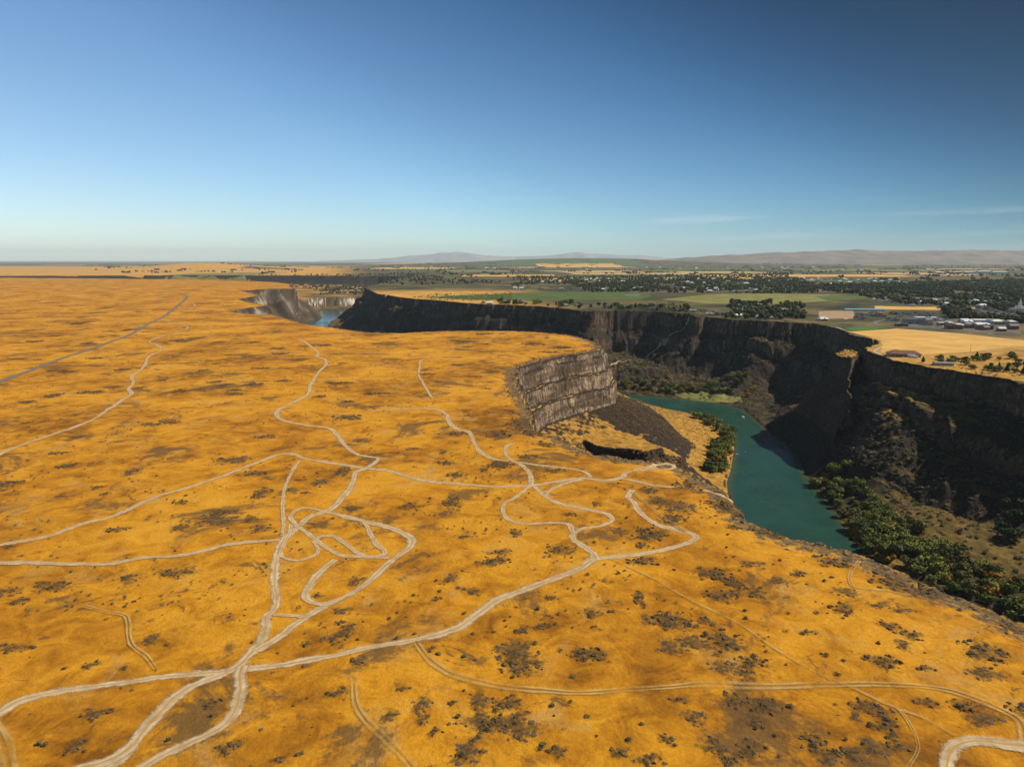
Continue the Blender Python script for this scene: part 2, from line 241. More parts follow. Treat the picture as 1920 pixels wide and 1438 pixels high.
TREE_ZONES = [('far_bank', 70, [(224.0, 1356.0), (299.0, 1344.1), (348.3, 1287.7), (454.4, 1298.6), (427.6, 1196.8), (367.1, 1245.7), (292.3, 1266.4), (214.8, 1298.6)]),
 ('beach_bank', 64, [(292.4, 1073.9), (329.8, 1055.2), (319.1, 957.6), (284.7, 860.7), (249.5, 770.6), (228.1, 774.7), (260.4, 860.7), (292.7, 936.6)]),
 ('east_bank', 150,
  [(340.8, 741.3), (378.0, 754.7), (366.9, 657.1), (367.8, 601.8), (371.0, 543.7), (389.9, 478.0), (348.2, 422.2), (333.8, 443.0), (308.7, 497.9), (309.5, 543.7),
   (310.9, 583.2), (324.4, 642.4), (335.8, 696.8)]),
 ('floor_dark', 8, [(457.7, 609.8), (487.9, 609.8), (439.3, 544.6), (424.3, 555.5)]),
 ('far_rim', 46, [(-93.0, 1993.6), (63.6, 2045.2), (206.6, 1897.6), (471.6, 1730.7), (442.8, 1623.3), (313.2, 1675.3), (175.2, 1730.7), (58.3, 1875.0), (-83.2, 1944.4)]),
 ('house_garden', 34, [(491.8, 854.3), (533.2, 844.9), (599.4, 863.9), (650.2, 854.3), (553.9, 724.5), (529.6, 760.7), (500.9, 792.4), (477.8, 817.8)])]
SHRUB_ZONES = [('mound', 150, [(395, 775), (425, 775), (450, 756), (459, 696), (437, 655), (400, 662), (372, 725)]),
 ('floor', 90, [(386.1, 694.0), (446.7, 647.1), (425.6, 526.2), (391.4, 480.3), (370.5, 557.7)]),
 ('beach', 130, [(208.3, 959.1), (276.8, 1014.7), (308.5, 997.7), (252.0, 853.8), (221.3, 802.3), (200.5, 825.0)]),
 ('ravine', 130, [(296.0, 1891.9), (530.2, 2056.5), (313.3, 1240.1), (204.7, 1177.1)]),
 ('far_talus', 150, [(-273.6, 2505.6), (0.0, 2607.3), (0.0, 2095.7), (-412.8, 2029.0)]),
 ('dark_wall', 80, [(548.2, 1515.8), (685.9, 1617.8), (491.8, 1150.2), (374.2, 1072.0)]),
 ('thicket', 420, [(391.0, 482.2), (427.2, 422.2), (460.9, 344.5), (416.4, 306.9), (373.9, 363.9), (356.6, 435.9)]),
 ('ravine_floor', 620, [(265.9, 1778.8), (461.3, 1958.4), (509.1, 1463.4), (445.2, 1164.8), (400.1, 1141.3), (321.7, 1189.2), (209.7, 1257.6)]),
 ('rim_scrub', 60, [(468.1, 800.7), (589.2, 776.2), (526.6, 691.5), (493.5, 760.7)])]
FIELDS = [('long irrigated green field behind the far rim', 'green',
  [(-287.5, 2314.9), (0.0, 2578.7), (406.1, 2758.1), (501.8, 2537.4), (484.8, 2384.6), (402.1, 2157.0), (64.4, 2072.1), (-186.8, 2186.8)]),
 ('mown yellow green meadow beside the red barn', 'meadow',
  [(469.1, 2157.0), (716.7, 2497.5), (879.8, 2578.7), (1152.5, 2497.5), (978.7, 2099.6), (731.9, 1920.7), (559.4, 1944.4)]),
 ('dry golden field on the rim behind the brown roofed house', 'gold',
  [(578.5, 1172.4), (697.3, 1237.7), (754.6, 1146.4), (792.3, 1045.8), (738.5, 973.3), (619.9, 915.5), (509.7, 873.8), (491.6, 904.7), (548.8, 1005.0), (572.8, 1090.0)]),
 ('small bright lawn at the canyon rim', 'lawn', [(610.1, 1247.6), (665.2, 1288.9), (691.1, 1247.6), (592.1, 1181.3)]),
 ('ploughed brown field among the suburbs', 'plough', [(1361.2, 3139.7), (1641.4, 3202.9), (1376.3, 2711.0), (1132.3, 2665.4)]),
 ('tan strip field inside the town woods', 'tan', [(2453.3, 4221.3), (3071.7, 4457.0), (2709.2, 3910.8), (2147.9, 3727.9)]),
 ('green field by the tree clump', 'green', [(1030.1, 2349.2), (1258.8, 2458.7), (1204.3, 2281.5), (953.6, 2045.2)]),
 ('bare building plots beside the new street', 'dirt', [(750.3, 1675.3), (835.2, 1675.3), (723.5, 1443.9), (648.0, 1443.9)]),
 ('grey paved lots around the commercial blocks', 'lot',
  [(714.1, 1268.0), (777.4, 1344.5), (909.9, 1457.3), (1051.5, 1417.7), (845.7, 1129.7), (808.5, 1146.4), (777.1, 1181.3), (749.6, 1228.0)]),
 ('ochre grass strip between the suburbs', 'gold', [(980.2, 1852.9), (1211.8, 1789.7), (1122.3, 1675.3), (916.3, 1730.7)]),
 ('', 'tan', [(442.8, 5736.8), (1593.9, 5736.8), (1787.2, 6696.6), (599.2, 6696.6)]),
 ('', 'green', [(375.7, 4864.2), (1239.7, 4864.2), (1328.0, 5443.9), (487.5, 5443.9)]),
 ('', 'gold', [(1317.2, 5016.9), (2866.8, 5016.9), (3272.8, 5841.5), (1604.9, 5841.5)]),
 ('', 'green', [(1549.6, 8040.3), (3347.2, 8040.3), (4075.5, 10055.9), (2061.0, 10055.9)]),
 ('', 'gold', [(-393.6, 5096.9), (354.2, 5096.9), (336.5, 5736.8), (-371.9, 5736.8)]),
 ('', 'gold', [(964.2, 4457.0), (1790.7, 4457.0), (1900.9, 4864.2), (1112.0, 4864.2)]),
 ('', 'green', [(-619.9, 13415.1), (2479.4, 13415.1), (3113.0, 17894.2), (-606.1, 17894.2)]),
 ('', 'green', [(-32645.6, 53726.6), (-20248.6, 53726.6), (-78101.6, 201535.4), (-119941.7, 201535.4)]),
 ('', 'green', [(-14345.2, 23013.1), (-11157.4, 23013.1), (-19959.3, 40289.5), (-24608.2, 40289.5)]),
 ('', 'gold', [(-9917.7, 23013.1), (-8500.9, 23013.1), (-15310.4, 40289.5), (-16860.0, 40289.5)]),
 ('', 'meadow', [(-754.6, 6988.7), (215.6, 6988.7), (169.6, 8464.6), (-809.1, 8464.6)]),
 ('', 'gold', [(-1896.0, 9463.0), (-729.2, 9463.0), (-1009.5, 11495.6), (-2160.6, 11495.6)]),
 ('', 'meadow', [(3187.8, 7656.4), (4840.8, 7656.4), (5877.7, 9463.0), (4054.6, 9463.0)]),
 ('', 'green', [(5490.1, 11495.6), (6995.5, 11495.6), (8745.6, 14636.7), (7167.8, 14636.7)]),
 ('', 'tan', [(2922.2, 5736.8), (3719.1, 5736.8), (4266.7, 6696.6), (3491.8, 6696.6)]),
 ('', 'green', [(-7128.3, 20133.7), (-4029.1, 20133.7), (-6793.6, 32227.2), (-11008.6, 32227.2)]),
 ('', 'tan', [(-3719.1, 20133.7), (309.9, 20133.7), (148.8, 32227.2), (-5553.9, 32227.2)]),
 ('', 'gold', [(354.2, 11495.6), (1948.1, 11495.6), (2321.6, 14636.7), (631.1, 14636.7)])]
RIVER_MEADOW = [(302.0, 1256.0), (368.5, 1250.8), (411.7, 1206.3), (404.7, 1173.8), (361.4, 1192.1), (312.6, 1225.7)]
SPECIAL = {'barn': (531.9, 2909.7),
 'blue_roof': (861.3, 1675.3),
 'boat': (372.9, 1075.0),
 'brown_house': (485.0, 863.9),
 'float1': (294.6, 865.1),
 'float2': (309.9, 875.3),
 'float3': (295.9, 862.6),
 'pole': (615.6, 910.0),
 'pond': (422.6, 2421.1),
 'shed': (475.6, 776.2),
 'temple': (1215.4, 1640.3)}
COMMERCIAL = [(783.4, 1333.0, 34), (850.2, 1404.9, 40), (823.1, 1299.7, 22), (795.7, 1228.0, 26), (861.8, 1278.4, 18), (844.0, 1218.3, 24), (927.2, 1333.0, 50), (942.6, 1310.6, 40),
 (729.8, 1278.4, 20)]
FACTORY = [(4115.8, 6427.8, 120), (4239.8, 6427.8, 90), (4545.6, 6696.6, 160), (4522.5, 6427.8, 140), (3814.5, 6179.8, 80)]
RIM_HOUSES = [(-63.1, 1932.5), (-24.2, 1944.4), (27.4, 1956.5), (139.6, 1831.4), (176.7, 1831.4), (246.6, 1759.7), (292.7, 1740.2), (345.5, 1693.4), (405.0, 1666.4), (441.0, 1528.4),
 (484.5, 1457.3), (467.3, 1528.4), (434.5, 1640.3), (636.2, 1392.4)]
ROADS = [('gravel trail climbing the side ravine', 5, 'dirt',
  [(205.0, 1480.0), (225.6, 1503.6), (253.3, 1526.0), (268.0, 1536.0), (300.0, 1580.0), (333.3, 1597.0), (363.4, 1596.1), (381.9, 1573.2), (393.8, 1552.0),
   (401.0, 1547.8)]),
 ('paved rim path around the notch', 3.4, 'path',
  [(595.1, 1268.0), (578.2, 1181.3), (575.6, 1129.7), (573.5, 1074.9), (557.5, 1018.3), (514.0, 961.2), (482.9, 915.5), (474.4, 878.8)]),
 ('curving town street beside the golden field', 11, 'asphalt',
  [(625.1, 1333.0), (672.4, 1344.5), (696.7, 1310.6), (708.4, 1257.7), (732.6, 1199.5), (754.6, 1146.4), (774.8, 1097.7), (799.3, 1038.8)]),
 ('curved street with pale kerbs', 10, 'asphalt', [(700.5, 1288.9), (708.4, 1333.0), (750.3, 1392.4), (815.3, 1430.6), (887.1, 1457.3)]),
 ('short new street between bare plots', 9, 'path', [(789.5, 1675.3), (692.4, 1430.6)]),
 ('side street by the commercial blocks', 9, 'asphalt', [(788.1, 1129.7), (851.1, 1181.3), (929.8, 1257.7)]),
 ('dirt lane along the golden field', 4, 'dirt', [(482.1, 873.8), (525.5, 854.3), (581.8, 878.8), (645.2, 920.9), (737.7, 967.2)])]

# ------------------------------------------------------------------ small helpers
random.seed(11)
RNG = np.random.default_rng(7)

def tag(o, label=None, category=None, group=None, kind=None):
    if label: o["label"] = label
    if category: o["category"] = category
    if group: o["group"] = group
    if kind: o["kind"] = kind
    return o

def link(name, data, parent=None, loc=None, rotz=None, scale=None):
    o = bpy.data.objects.new(name, data)
    COL.objects.link(o)
    if parent is not None: o.parent = parent
    if loc is not None: o.location = loc
    if rotz is not None: o.rotation_euler = (0, 0, rotz)
    if scale is not None: o.scale = scale if hasattr(scale, '__len__') else (scale,) * 3
    return o

def mesh(name, verts, faces, material=None, smooth=False):
    me = bpy.data.meshes.new(name)
    me.from_pydata([tuple(map(float, v)) for v in verts], [], [tuple(f) for f in faces])
    if material: me.materials.append(material)
    if smooth: me.polygons.foreach_set('use_smooth', [True] * len(me.polygons))
    me.update()
    return me

def fast_mesh(name, co, quads, material, smooth=True):
    """co (n,3) float array, quads (m,k) int array with k = 3 or 4"""
    me = bpy.data.meshes.new(name)
    m, k = quads.shape
    me.vertices.add(len(co)); me.vertices.foreach_set('co', co.astype(np.float32).ravel())
    me.loops.add(m * k); me.loops.foreach_set('vertex_index', quads.astype(np.int32).ravel())
    me.polygons.add(m)
    me.polygons.foreach_set('loop_start', np.arange(0, m * k, k, dtype=np.int32))
    me.polygons.foreach_set('loop_total', np.full(m, k, dtype=np.int32))
    me.polygons.foreach_set('use_smooth', np.full(m, smooth, dtype=bool))
    me.materials.append(material)
    me.update(calc_edges=True)
    return me

def add_attr(me, name, vals):
    a = me.attributes.new(name, 'FLOAT', 'POINT')
    a.data.foreach_set('value', np.asarray(vals, dtype=np.float32))

# gradient noise -------------------------------------------------------------
_perm = np.random.default_rng(3).permutation(512).astype(np.int32)
_ang = np.random.default_rng(4).random(512) * 2 * np.pi
_gx, _gy = np.cos(_ang).astype(np.float32), np.sin(_ang).astype(np.float32)
def noise(x, y, s, seed=0):
    x = x / s + seed * 17.3; y = y / s - seed * 9.7
    xi = np.floor(x).astype(np.int32); yi = np.floor(y).astype(np.int32)
    xf = (x - xi).astype(np.float32); yf = (y - yi).astype(np.float32)
    u = xf * xf * xf * (xf * (xf * 6 - 15) + 10); v = yf * yf * yf * (yf * (yf * 6 - 15) + 10)
    def g(ix, iy, dx, dy):
        h = _perm[(_perm[ix & 511] + iy) & 511]
        return _gx[h] * dx + _gy[h] * dy
    a = g(xi, yi, xf, yf); b = g(xi + 1, yi, xf - 1, yf)
    c = g(xi, yi + 1, xf, yf - 1); d = g(xi + 1, yi + 1, xf - 1, yf - 1)
    return ((a + (b - a) * u) + ((c + (d - c) * u) - (a + (b - a) * u)) * v) * 1.4

def smooth01(t):
    t = np.clip(t, 0, 1); return t * t * (3 - 2 * t)

def inside(poly, X, Y):
    r = np.zeros(X.shape, bool)
    n = len(poly)
    for i in range(n):
        (x0, y0), (x1, y1) = poly[i], poly[(i + 1) % n]
        if y0 == y1: continue
        c = (Y > min(y0, y1)) & (Y <= max(y0, y1))
        r ^= c & (X < (x1 - x0) * (Y - y0) / (y1 - y0) + x0)
    return r

def line_distance(pts, X, Y, reach=260.0, closed=False):
    D = np.full(X.shape, reach, np.float32)
    n = len(pts)
    for i in range(n if closed else n - 1):
        (x0, y0), (x1, y1) = pts[i], pts[(i + 1) % n]
        m = np.nonzero((X > min(x0, x1) - reach) & (X < max(x0, x1) + reach) & (Y > min(y0, y1) - reach) & (Y < max(y0, y1) + reach))[0]
        if not len(m): continue
        px, py = X[m] - x0, Y[m] - y0
        dx, dy = x1 - x0, y1 - y0
        t = np.clip((px * dx + py * dy) / (dx * dx + dy * dy + 1e-9), 0, 1)
        D[m] = np.minimum(D[m], np.hypot(px - t * dx, py - t * dy))
    return D

def signed(poly, X, Y, reach=260.0):
    d = line_distance(poly, X, Y, reach, True)
    return np.where(inside(poly, X, Y), -d, d)

# ------------------------------------------------------------------ materials
def new_mat(name):
    m = bpy.data.materials.new(name); m.use_nodes = True
    nt = m.node_tree; nt.nodes.clear()
    return m, nt, nt.nodes, nt.links

class NB:
    """tiny node builder"""
    def __init__(s, name):
        s.m, s.t, s.n, s.l = new_mat(name)
        s.out = s.n.new("ShaderNodeOutputMaterial")
        s.bsdf = s.n.new("ShaderNodeBsdfPrincipled")
        s.bsdf.inputs['Roughness'].default_value = 0.95
        s.bsdf.inputs['Specular IOR Level'].default_value = 0.1
        s.l.new(s.bsdf.outputs[0], s.out.inputs[0])
        s.tc = s.n.new("ShaderNodeTexCoord")
    def noise(s, scale, detail=4, rough=0.55, distort=0.0, stretch=None, vec=None):
        n = s.n.new("ShaderNodeTexNoise")
        n.inputs['Scale'].default_value = scale; n.inputs['Detail'].default_value = detail
        n.inputs['Roughness'].default_value = rough; n.inputs['Distortion'].default_value = distort
        src = vec or s.tc.outputs['Object']
        if stretch:
            mp = s.n.new("ShaderNodeMapping"); mp.inputs['Scale'].default_value = stretch
            s.l.new(src, mp.inputs[0]); src = mp.outputs[0]
        s.l.new(src, n.inputs['Vector'])
        return n.outputs['Fac']
    def ramp(s, fac, stops):
        r = s.n.new("ShaderNodeValToRGB")
        e = r.color_ramp.elements
        e[0].position, e[1].position = stops[0][0], stops[-1][0]
        e[0].color = (*stops[0][1], 1); e[1].color = (*stops[-1][1], 1)
        for p, c in stops[1:-1]:
            k = e.new(p); k.color = (*c, 1)
        s.l.new(fac, r.inputs[0])
        return r.outputs[0]
    def step(s, fac, a, b, lo=0.0, hi=1.0):
        r = s.n.new("ShaderNodeMapRange"); r.interpolation_type = 'SMOOTHSTEP'
        r.inputs[1].default_value = a; r.inputs[2].default_value = b
        r.inputs[3].default_value = lo; r.inputs[4].default_value = hi
        s.l.new(fac, r.inputs[0]); return r.outputs[0]
    def mix(s, fac, a, b, mode='MIX'):
        m = s.n.new("ShaderNodeMix"); m.data_type = 'RGBA'; m.blend_type = mode
        if isinstance(fac, (int, float)): m.inputs[0].default_value = fac
        else: s.l.new(fac, m.inputs[0])
        for i, v in ((6, a), (7, b)):
            if isinstance(v, tuple): m.inputs[i].default_value = (*v, 1)
            else: s.l.new(v, m.inputs[i])
        return m.outputs[2]
    def math(s, op, a, b=None):
        m = s.n.new("ShaderNodeMath"); m.operation = op
        for i, v in ((0, a), (1, b)):
            if v is None: continue
            if isinstance(v, (int, float)): m.inputs[i].default_value = v
            else: s.l.new(v, m.inputs[i])
        return m.outputs[0]
    def attr(s, name):
        a = s.n.new("ShaderNodeAttribute"); a.attribute_name = name
        return a.outputs['Fac']
    def normal_z(s):
        g = s.n.new("ShaderNodeNewGeometry"); x = s.n.new("ShaderNodeSeparateXYZ")
        s.l.new(g.outputs['Normal'], x.inputs[0]); return x.outputs[2]
    def pos_z(s):
        x = s.n.new("ShaderNodeSeparateXYZ"); s.l.new(s.tc.outputs['Object'], x.inputs[0]); return x.outputs[2]
    def bump(s, h, strength=0.5, dist=0.3):
        b = s.n.new("ShaderNodeBump"); b.inputs['Strength'].default_value = strength
        b.inputs['Distance'].default_value = dist
        s.l.new(h, b.inputs['Height']); s.l.new(b.outputs[0], s.bsdf.inputs['Normal'])
    def color(s, c):
        if isinstance(c, tuple): s.bsdf.inputs['Base Color'].default_value = (*c, 1)
        else: s.l.new(c, s.bsdf.inputs['Base Color'])
        return s

GOLD, DEEP, STRAW = (0.53, 0.245, 0.013), (0.19, 0.074, 0.005), (0.43, 0.285, 0.095)
SCRUB, BASALT = (0.11, 0.066, 0.026), (0.030, 0.023, 0.018)

def grass_color(b, k=1.0):
    broad = b.noise(0.012, 6, 0.6, 0.4)
    mid = b.noise(0.09, 6, 0.65, 0.8)
    fine = b.noise(0.8, 5, 0.7)
    c = b.ramp(b.math('ADD', b.math('MULTIPLY', broad, 0.55), b.math('MULTIPLY', mid, 0.45)),
               [(0.38, DEEP), (0.46, (0.37, 0.155, 0.008)), (0.545, GOLD), (0.64, (0.58, 0.295, 0.030))])
    # trodden, paler ground
    pale = b.step(b.noise(0.028, 8, 0.70, 1.2), 0.53, 0.68, 0.0, 0.5)
    c = b.mix(pale, c, STRAW)
    # brown scrub and stony patches with ragged outlines
    rag = b.math('ADD', b.noise(0.022, 8, 0.68, 0.6), b.math('MULTIPLY', b.noise(0.35, 6, 0.75), 0.16))
    c = b.mix(b.step(rag, 0.63, 0.70, 0.0, 0.8), c, SCRUB)
    c = b.mix(b.step(b.noise(0.55, 4, 0.6, 0.4), 0.63, 0.72, 0.0, 0.45), c, (0.20, 0.105, 0.02))
    c = b.mix(b.step(fine, 0.3, 0.75, 0.45, 0.0), c, b.mix(1.0, c, (0.55, 0.48, 0.4), 'MULTIPLY'))
    rag2 = b.math('ADD', b.noise(0.075, 8, 0.74, 1.0), b.math('MULTIPLY', b.noise(0.011, 3, 0.5), 0.18))
    c = b.mix(b.step(rag2, 0.685, 0.735, 0.0, 0.75), c, (0.075, 0.048, 0.02))
    # dark shrubs too small to stand out singly
    dots = b.step(b.noise(0.34, 3, 0.6), 0.66, 0.72)
    dots = b.math('MULTIPLY', dots, b.step(b.noise(0.02, 3, 0.5), 0.45, 0.6))
    c = b.mix(dots, c, (0.06, 0.045, 0.018))
    return c, fine, mid

def mat_plateau():
    b = NB('dry_golden_grass')
    c, fine, mid = grass_color(b)
    rock = b.ramp(b.noise(0.5, 8, 0.8, 0.6), [(0.36, (0.030, 0.022, 0.014)), (0.50, (0.115, 0.076, 0.036)), (0.64, (0.30, 0.18, 0.055))])
    mask = b.math('ADD', b.attr('rock'), b.math('MULTIPLY', b.math('SUBTRACT', b.noise(0.16, 6, 0.7), 0.5), 1.7))
    c = b.mix(b.step(mask, 0.42, 0.62), c, rock)
    b.color(c)
    b.bump(b.math('ADD', fine, b.math('MULTIPLY', mid, 1.5)), 0.75, 0.55)
    return b.m

def mat_canyon():
    b = NB('basalt_canyon')
    col = b.math('ADD', b.math('MULTIPLY', b.noise(0.30, 6, 0.7, 0.3, (1, 1, 0.22)), 0.45), b.math('MULTIPLY', b.noise(0.13, 8, 0.78, 1.2, (1, 1, 0.9)), 0.55))
    lay = b.noise(0.10, 4, 0.6, 0.6, (0.12, 0.12, 1))
    grain = b.noise(0.9, 6, 0.75)
    rock = b.ramp(col, [(0.36, (0.010, 0.008, 0.006)), (0.445, (0.060, 0.044, 0.031)), (0.525, (0.19, 0.140, 0.097)), (0.62, (0.42, 0.335, 0.245))])
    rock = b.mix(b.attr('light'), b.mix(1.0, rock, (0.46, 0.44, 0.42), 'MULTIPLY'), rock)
    rock = b.mix(b.step(lay, 0.42, 0.56, 0.7, 0.0), rock, (0.050, 0.034, 0.022))
    rock = b.mix(b.math('MULTIPLY', b.attr('pale'), 0.8), rock, b.ramp(col, [(0.3, (0.16, 0.14, 0.11)), (0.6, (0.55, 0.51, 0.44))]))
    rock = b.mix(b.step(b.noise(0.025, 5, 0.6, 0.5), 0.42, 0.62, 0.0, 0.6), rock, b.mix(1.0, rock, (1.9, 1.75, 1.55), 'MULTIPLY'))
    nz = b.normal_z()
    talus = b.ramp(grain, [(0.34, (0.010, 0.008, 0.006)), (0.52, (0.035, 0.026, 0.019)), (0.72, (0.105, 0.075, 0.052))])
    talus = b.mix(b.math('MULTIPLY', b.attr('pale'), 0.9), talus, b.ramp(grain, [(0.34, (0.05, 0.035, 0.02)), (0.55, (0.17, 0.115, 0.065)), (0.72, (0.33, 0.22, 0.11))]))
    c = b.mix(b.step(nz, 0.42, 0.62), rock, talus)
    # grass on ledges and gentle ground
    gr = b.ramp(b.noise(0.11, 7, 0.7, 0.6), [(0.30, (0.15, 0.095, 0.03)), (0.45, (0.36, 0.19, 0.03)), (0.62, (0.52, 0.28, 0.055)), (0.75, (0.50, 0.33, 0.13))])
    green = b.ramp(b.noise(0.09, 7, 0.7), [(0.36, (0.012, 0.014, 0.006)), (0.47, (0.040, 0.042, 0.013)), (0.56, (0.085, 0.070, 0.024)), (0.68, (0.19, 0.125, 0.045))])
    gr = b.mix(b.attr('green'), gr, green)
    k = b.math('ADD', nz, b.math('MULTIPLY', b.math('SUBTRACT', b.noise(0.22, 6, 0.75), 0.5), 0.42))
    k = b.math('SUBTRACT', k, b.math('MULTIPLY', b.attr('talus'), 0.22))
    c = b.mix(b.step(k, 0.83, 0.95), c, gr)
    b.color(c)
    b.bump(b.math('ADD', b.math('MULTIPLY', col, 2.0), grain), 0.9, 1.6)
    return b.m

def mat_plain():
    b = NB('farm_plain')
    c = b.ramp(b.noise(0.0045, 8, 0.68, 0.8), [(0.38, (0.024, 0.028, 0.012)), (0.49, (0.060, 0.056, 0.024)), (0.60, (0.14, 0.10, 0.04)), (0.72, (0.30, 0.19, 0.07))])
    gold = b.ramp(b.noise(0.03, 7, 0.7, 0.6), [(0.33, (0.16, 0.10, 0.03)), (0.48, (0.42, 0.22, 0.04)), (0.66, (0.58, 0.32, 0.07))])
    c = b.mix(b.attr('gold'), c, gold)
    rock = b.ramp(b.noise(0.5, 6, 0.7), [(0.3, BASALT), (0.7, (0.10, 0.075, 0.05))])
    mask = b.math('ADD', b.attr('rock'), b.math('MULTIPLY', b.math('SUBTRACT', b.noise(0.12, 6, 0.7), 0.5), 1.5))
    c = b.mix(b.step(mask, 0.42, 0.62), c, rock)
    b.color(c)
    b.bump(b.noise(0.2, 5, 0.7), 0.4, 0.6)
    return b.m

def mat_simple(name, c1, c2=None, scale=1.0, rough=0.9, spec=0.15, lo=0.35, hi=0.68, detail=5):
    b = NB(name)
    b.color(b.ramp(b.noise(scale, detail, 0.65), [(lo, c1), (hi, c2 or c1)]))
    b.bsdf.inputs['Roughness'].default_value = rough
    b.bsdf.inputs['Specular IOR Level'].default_value = spec
    return b.m

def mat_track(name, c1, c2, opacity, ruts):
    b = NB(name)
    u, v = b.attr('across'), b.attr('along')
    cx = b.n.new("ShaderNodeCombineXYZ")
    b.l.new(b.math('MULTIPLY', u, 2.6), cx.inputs[0]); b.l.new(b.math('MULTIPLY', v, 0.07), cx.inputs[1])
    streak = b.noise(1.0, 5, 0.7, 0.3, None, cx.outputs[0])
    blot = b.noise(0.22, 7, 0.72)
    col = b.ramp(b.math('ADD', b.math('MULTIPLY', streak, 0.5), b.math('MULTIPLY', blot, 0.5)), [(0.38, c1), (0.60, c2)])
    rut = b.math('ABSOLUTE', b.math('SUBTRACT', b.math('ABSOLUTE', u), 0.42))
    if ruts:
        col = b.mix(b.step(b.math('ABSOLUTE', u), 0.0, 0.24, 0.8, 0.0), col, (0.36, 0.19, 0.035))
    b.color(col)
    edge = b.math('ADD', b.math('ABSOLUTE', u), b.math('MULTIPLY', b.math('SUBTRACT', b.noise(0.24, 8, 0.82), 0.5), 2.1))
    edge = b.math('ADD', edge, b.math('MULTIPLY', b.math('SUBTRACT', streak, 0.5), 0.7 if ruts else 0.2))
    a = b.step(edge, 0.45 if ruts else 0.7, 0.98, opacity, 0.0)
    if ruts == 2:
        a = b.math('MULTIPLY', a, b.step(rut, 0.10, 0.36, 1.0, 0.22))
        a = b.math('MULTIPLY', a, b.step(b.noise(0.05, 4, 0.6), 0.36, 0.56, 0.35, 1.0))
    a = b.math('MULTIPLY', a, b.step(b.math('ABSOLUTE', u), 0.86, 1.0, 1.0, 0.0))
    tr = b.n.new("ShaderNodeBsdfTransparent"); mx = b.n.new("ShaderNodeMixShader")
    b.l.new(a, mx.inputs[0]); b.l.new(tr.outputs[0], mx.inputs[1]); b.l.new(b.bsdf.outputs[0], mx.inputs[2])
    b.l.new(mx.outputs[0], b.out.inputs[0])
    b.bump(streak, 0.6, 0.25)
    return b.m

def mat_water():
    b = NB('river_water')
    deep = b.ramp(b.noise(0.02, 5, 0.6, 0.5), [(0.35, (0.012, 0.042, 0.029)), (0.65, (0.017, 0.056, 0.037))])
    shoal = b.math('ADD', b.attr('shore'), b.math('MULTIPLY', b.math('SUBTRACT', b.noise(0.09, 6, 0.7), 0.5), 0.7))
    b.color(b.mix(b.step(shoal, 0.35, 1.0, 0.0, 0.8), deep, (0.050, 0.060, 0.026)))
    b.l.new(b.step(b.noise(0.012, 6, 0.65, 1.2, (1, 0.35, 1)), 0.40, 0.62, 0.08, 0.30), b.bsdf.inputs['Roughness'])
    b.bsdf.inputs['IOR'].default_value = 1.33
    b.bsdf.inputs['Specular IOR Level'].default_value = 0.35
    b.bump(b.math('ADD', b.noise(0.5, 4, 0.65, 0.5), b.math('MULTIPLY', b.noise(0.12, 4, 0.6, 0.5, (1, 0.4, 1)), 2.0)), 0.5, 0.25)
    return b.m

def mat_leaf(name, c1, c2, scale=0.35):
    b = NB(name)
    oi = b.n.new("ShaderNodeObjectInfo")
    c = b.ramp(b.noise(scale, 4, 0.7), [(0.3, c1), (0.7, c2)])
    hs = b.n.new("ShaderNodeHueSaturation")
    b.l.new(b.math('ADD', b.math('MULTIPLY', oi.outputs['Random'], 0.7), 0.65), hs.inputs['Value'])
    b.l.new(b.math('ADD', b.math('MULTIPLY', oi.outputs['Random'], -0.05), 0.522), hs.inputs['Hue'])
    b.l.new(c, hs.inputs['Color'])
    b.color(hs.outputs[0])
    b.bsdf.inputs['Roughness'].default_value = 0.8
    return b.m

M_PLATEAU, M_CANYON, M_PLAIN = mat_plateau(), mat_canyon(), mat_plain()
M_WATER = mat_water()
M_TRACK = {
    'dirt': mat_track('pale_dust', (0.27, 0.18, 0.085), (0.54, 0.42, 0.265), 0.95, 1),
    'faint': mat_track('trodden_straw', (0.34, 0.20, 0.055), (0.56, 0.38, 0.14), 0.75, 2),
    'asphalt': mat_track('worn_asphalt', (0.115, 0.105, 0.085), (0.165, 0.145, 0.115), 1.0, 0),
    'apron': mat_track('gravel_apron', (0.12, 0.075, 0.035), (0.20, 0.135, 0.07), 0.8, 1),
    'path': mat_track('pale_path', (0.30, 0.27, 0.22), (0.42, 0.37, 0.29), 1.0, 0),
}
M_ROCK = mat_simple('lava_rock', (0.028, 0.019, 0.011), (0.17, 0.105, 0.045), 0.8, lo=0.34, hi=0.68)
M_ROCK_FLAT = mat_simple('lichen_slab', (0.035, 0.026, 0.017), (0.16, 0.115, 0.07), 0.8)
M_BARK = mat_simple('bark', (0.05, 0.04, 0.03), (0.12, 0.09, 0.07), 2.0)
M_LEAF = {
    'green': mat_leaf('willow_leaves', (0.060, 0.085, 0.014), (0.19, 0.215, 0.042)),
    'dark': mat_leaf('dark_leaves', (0.016, 0.030, 0.010), (0.062, 0.085, 0.024)),
    'autumn': mat_leaf('autumn_leaves', (0.15, 0.095, 0.008), (0.36, 0.23, 0.02)),
    'olive': mat_leaf('olive_leaves', (0.060, 0.066, 0.014), (0.19, 0.185, 0.045)),
    'sage': mat_leaf('sagebrush_leaves', (0.065, 0.060, 0.028), (0.19, 0.175, 0.095), 1.2),
    'shrub': mat_leaf('grey_green_shrub_leaves', (0.06, 0.068, 0.03), (0.20, 0.205, 0.115), 0.6),
}

# ------------------------------------------------------------------ terrain
def spaced(a, b, start, grow, cap=1e9):
    out, s = [a], start
    while abs(out[-1] - a) < abs(b - a):
        out.append(out[-1] + (s if b > a else -s)); s = min(s * grow, cap)
    return out[1:]

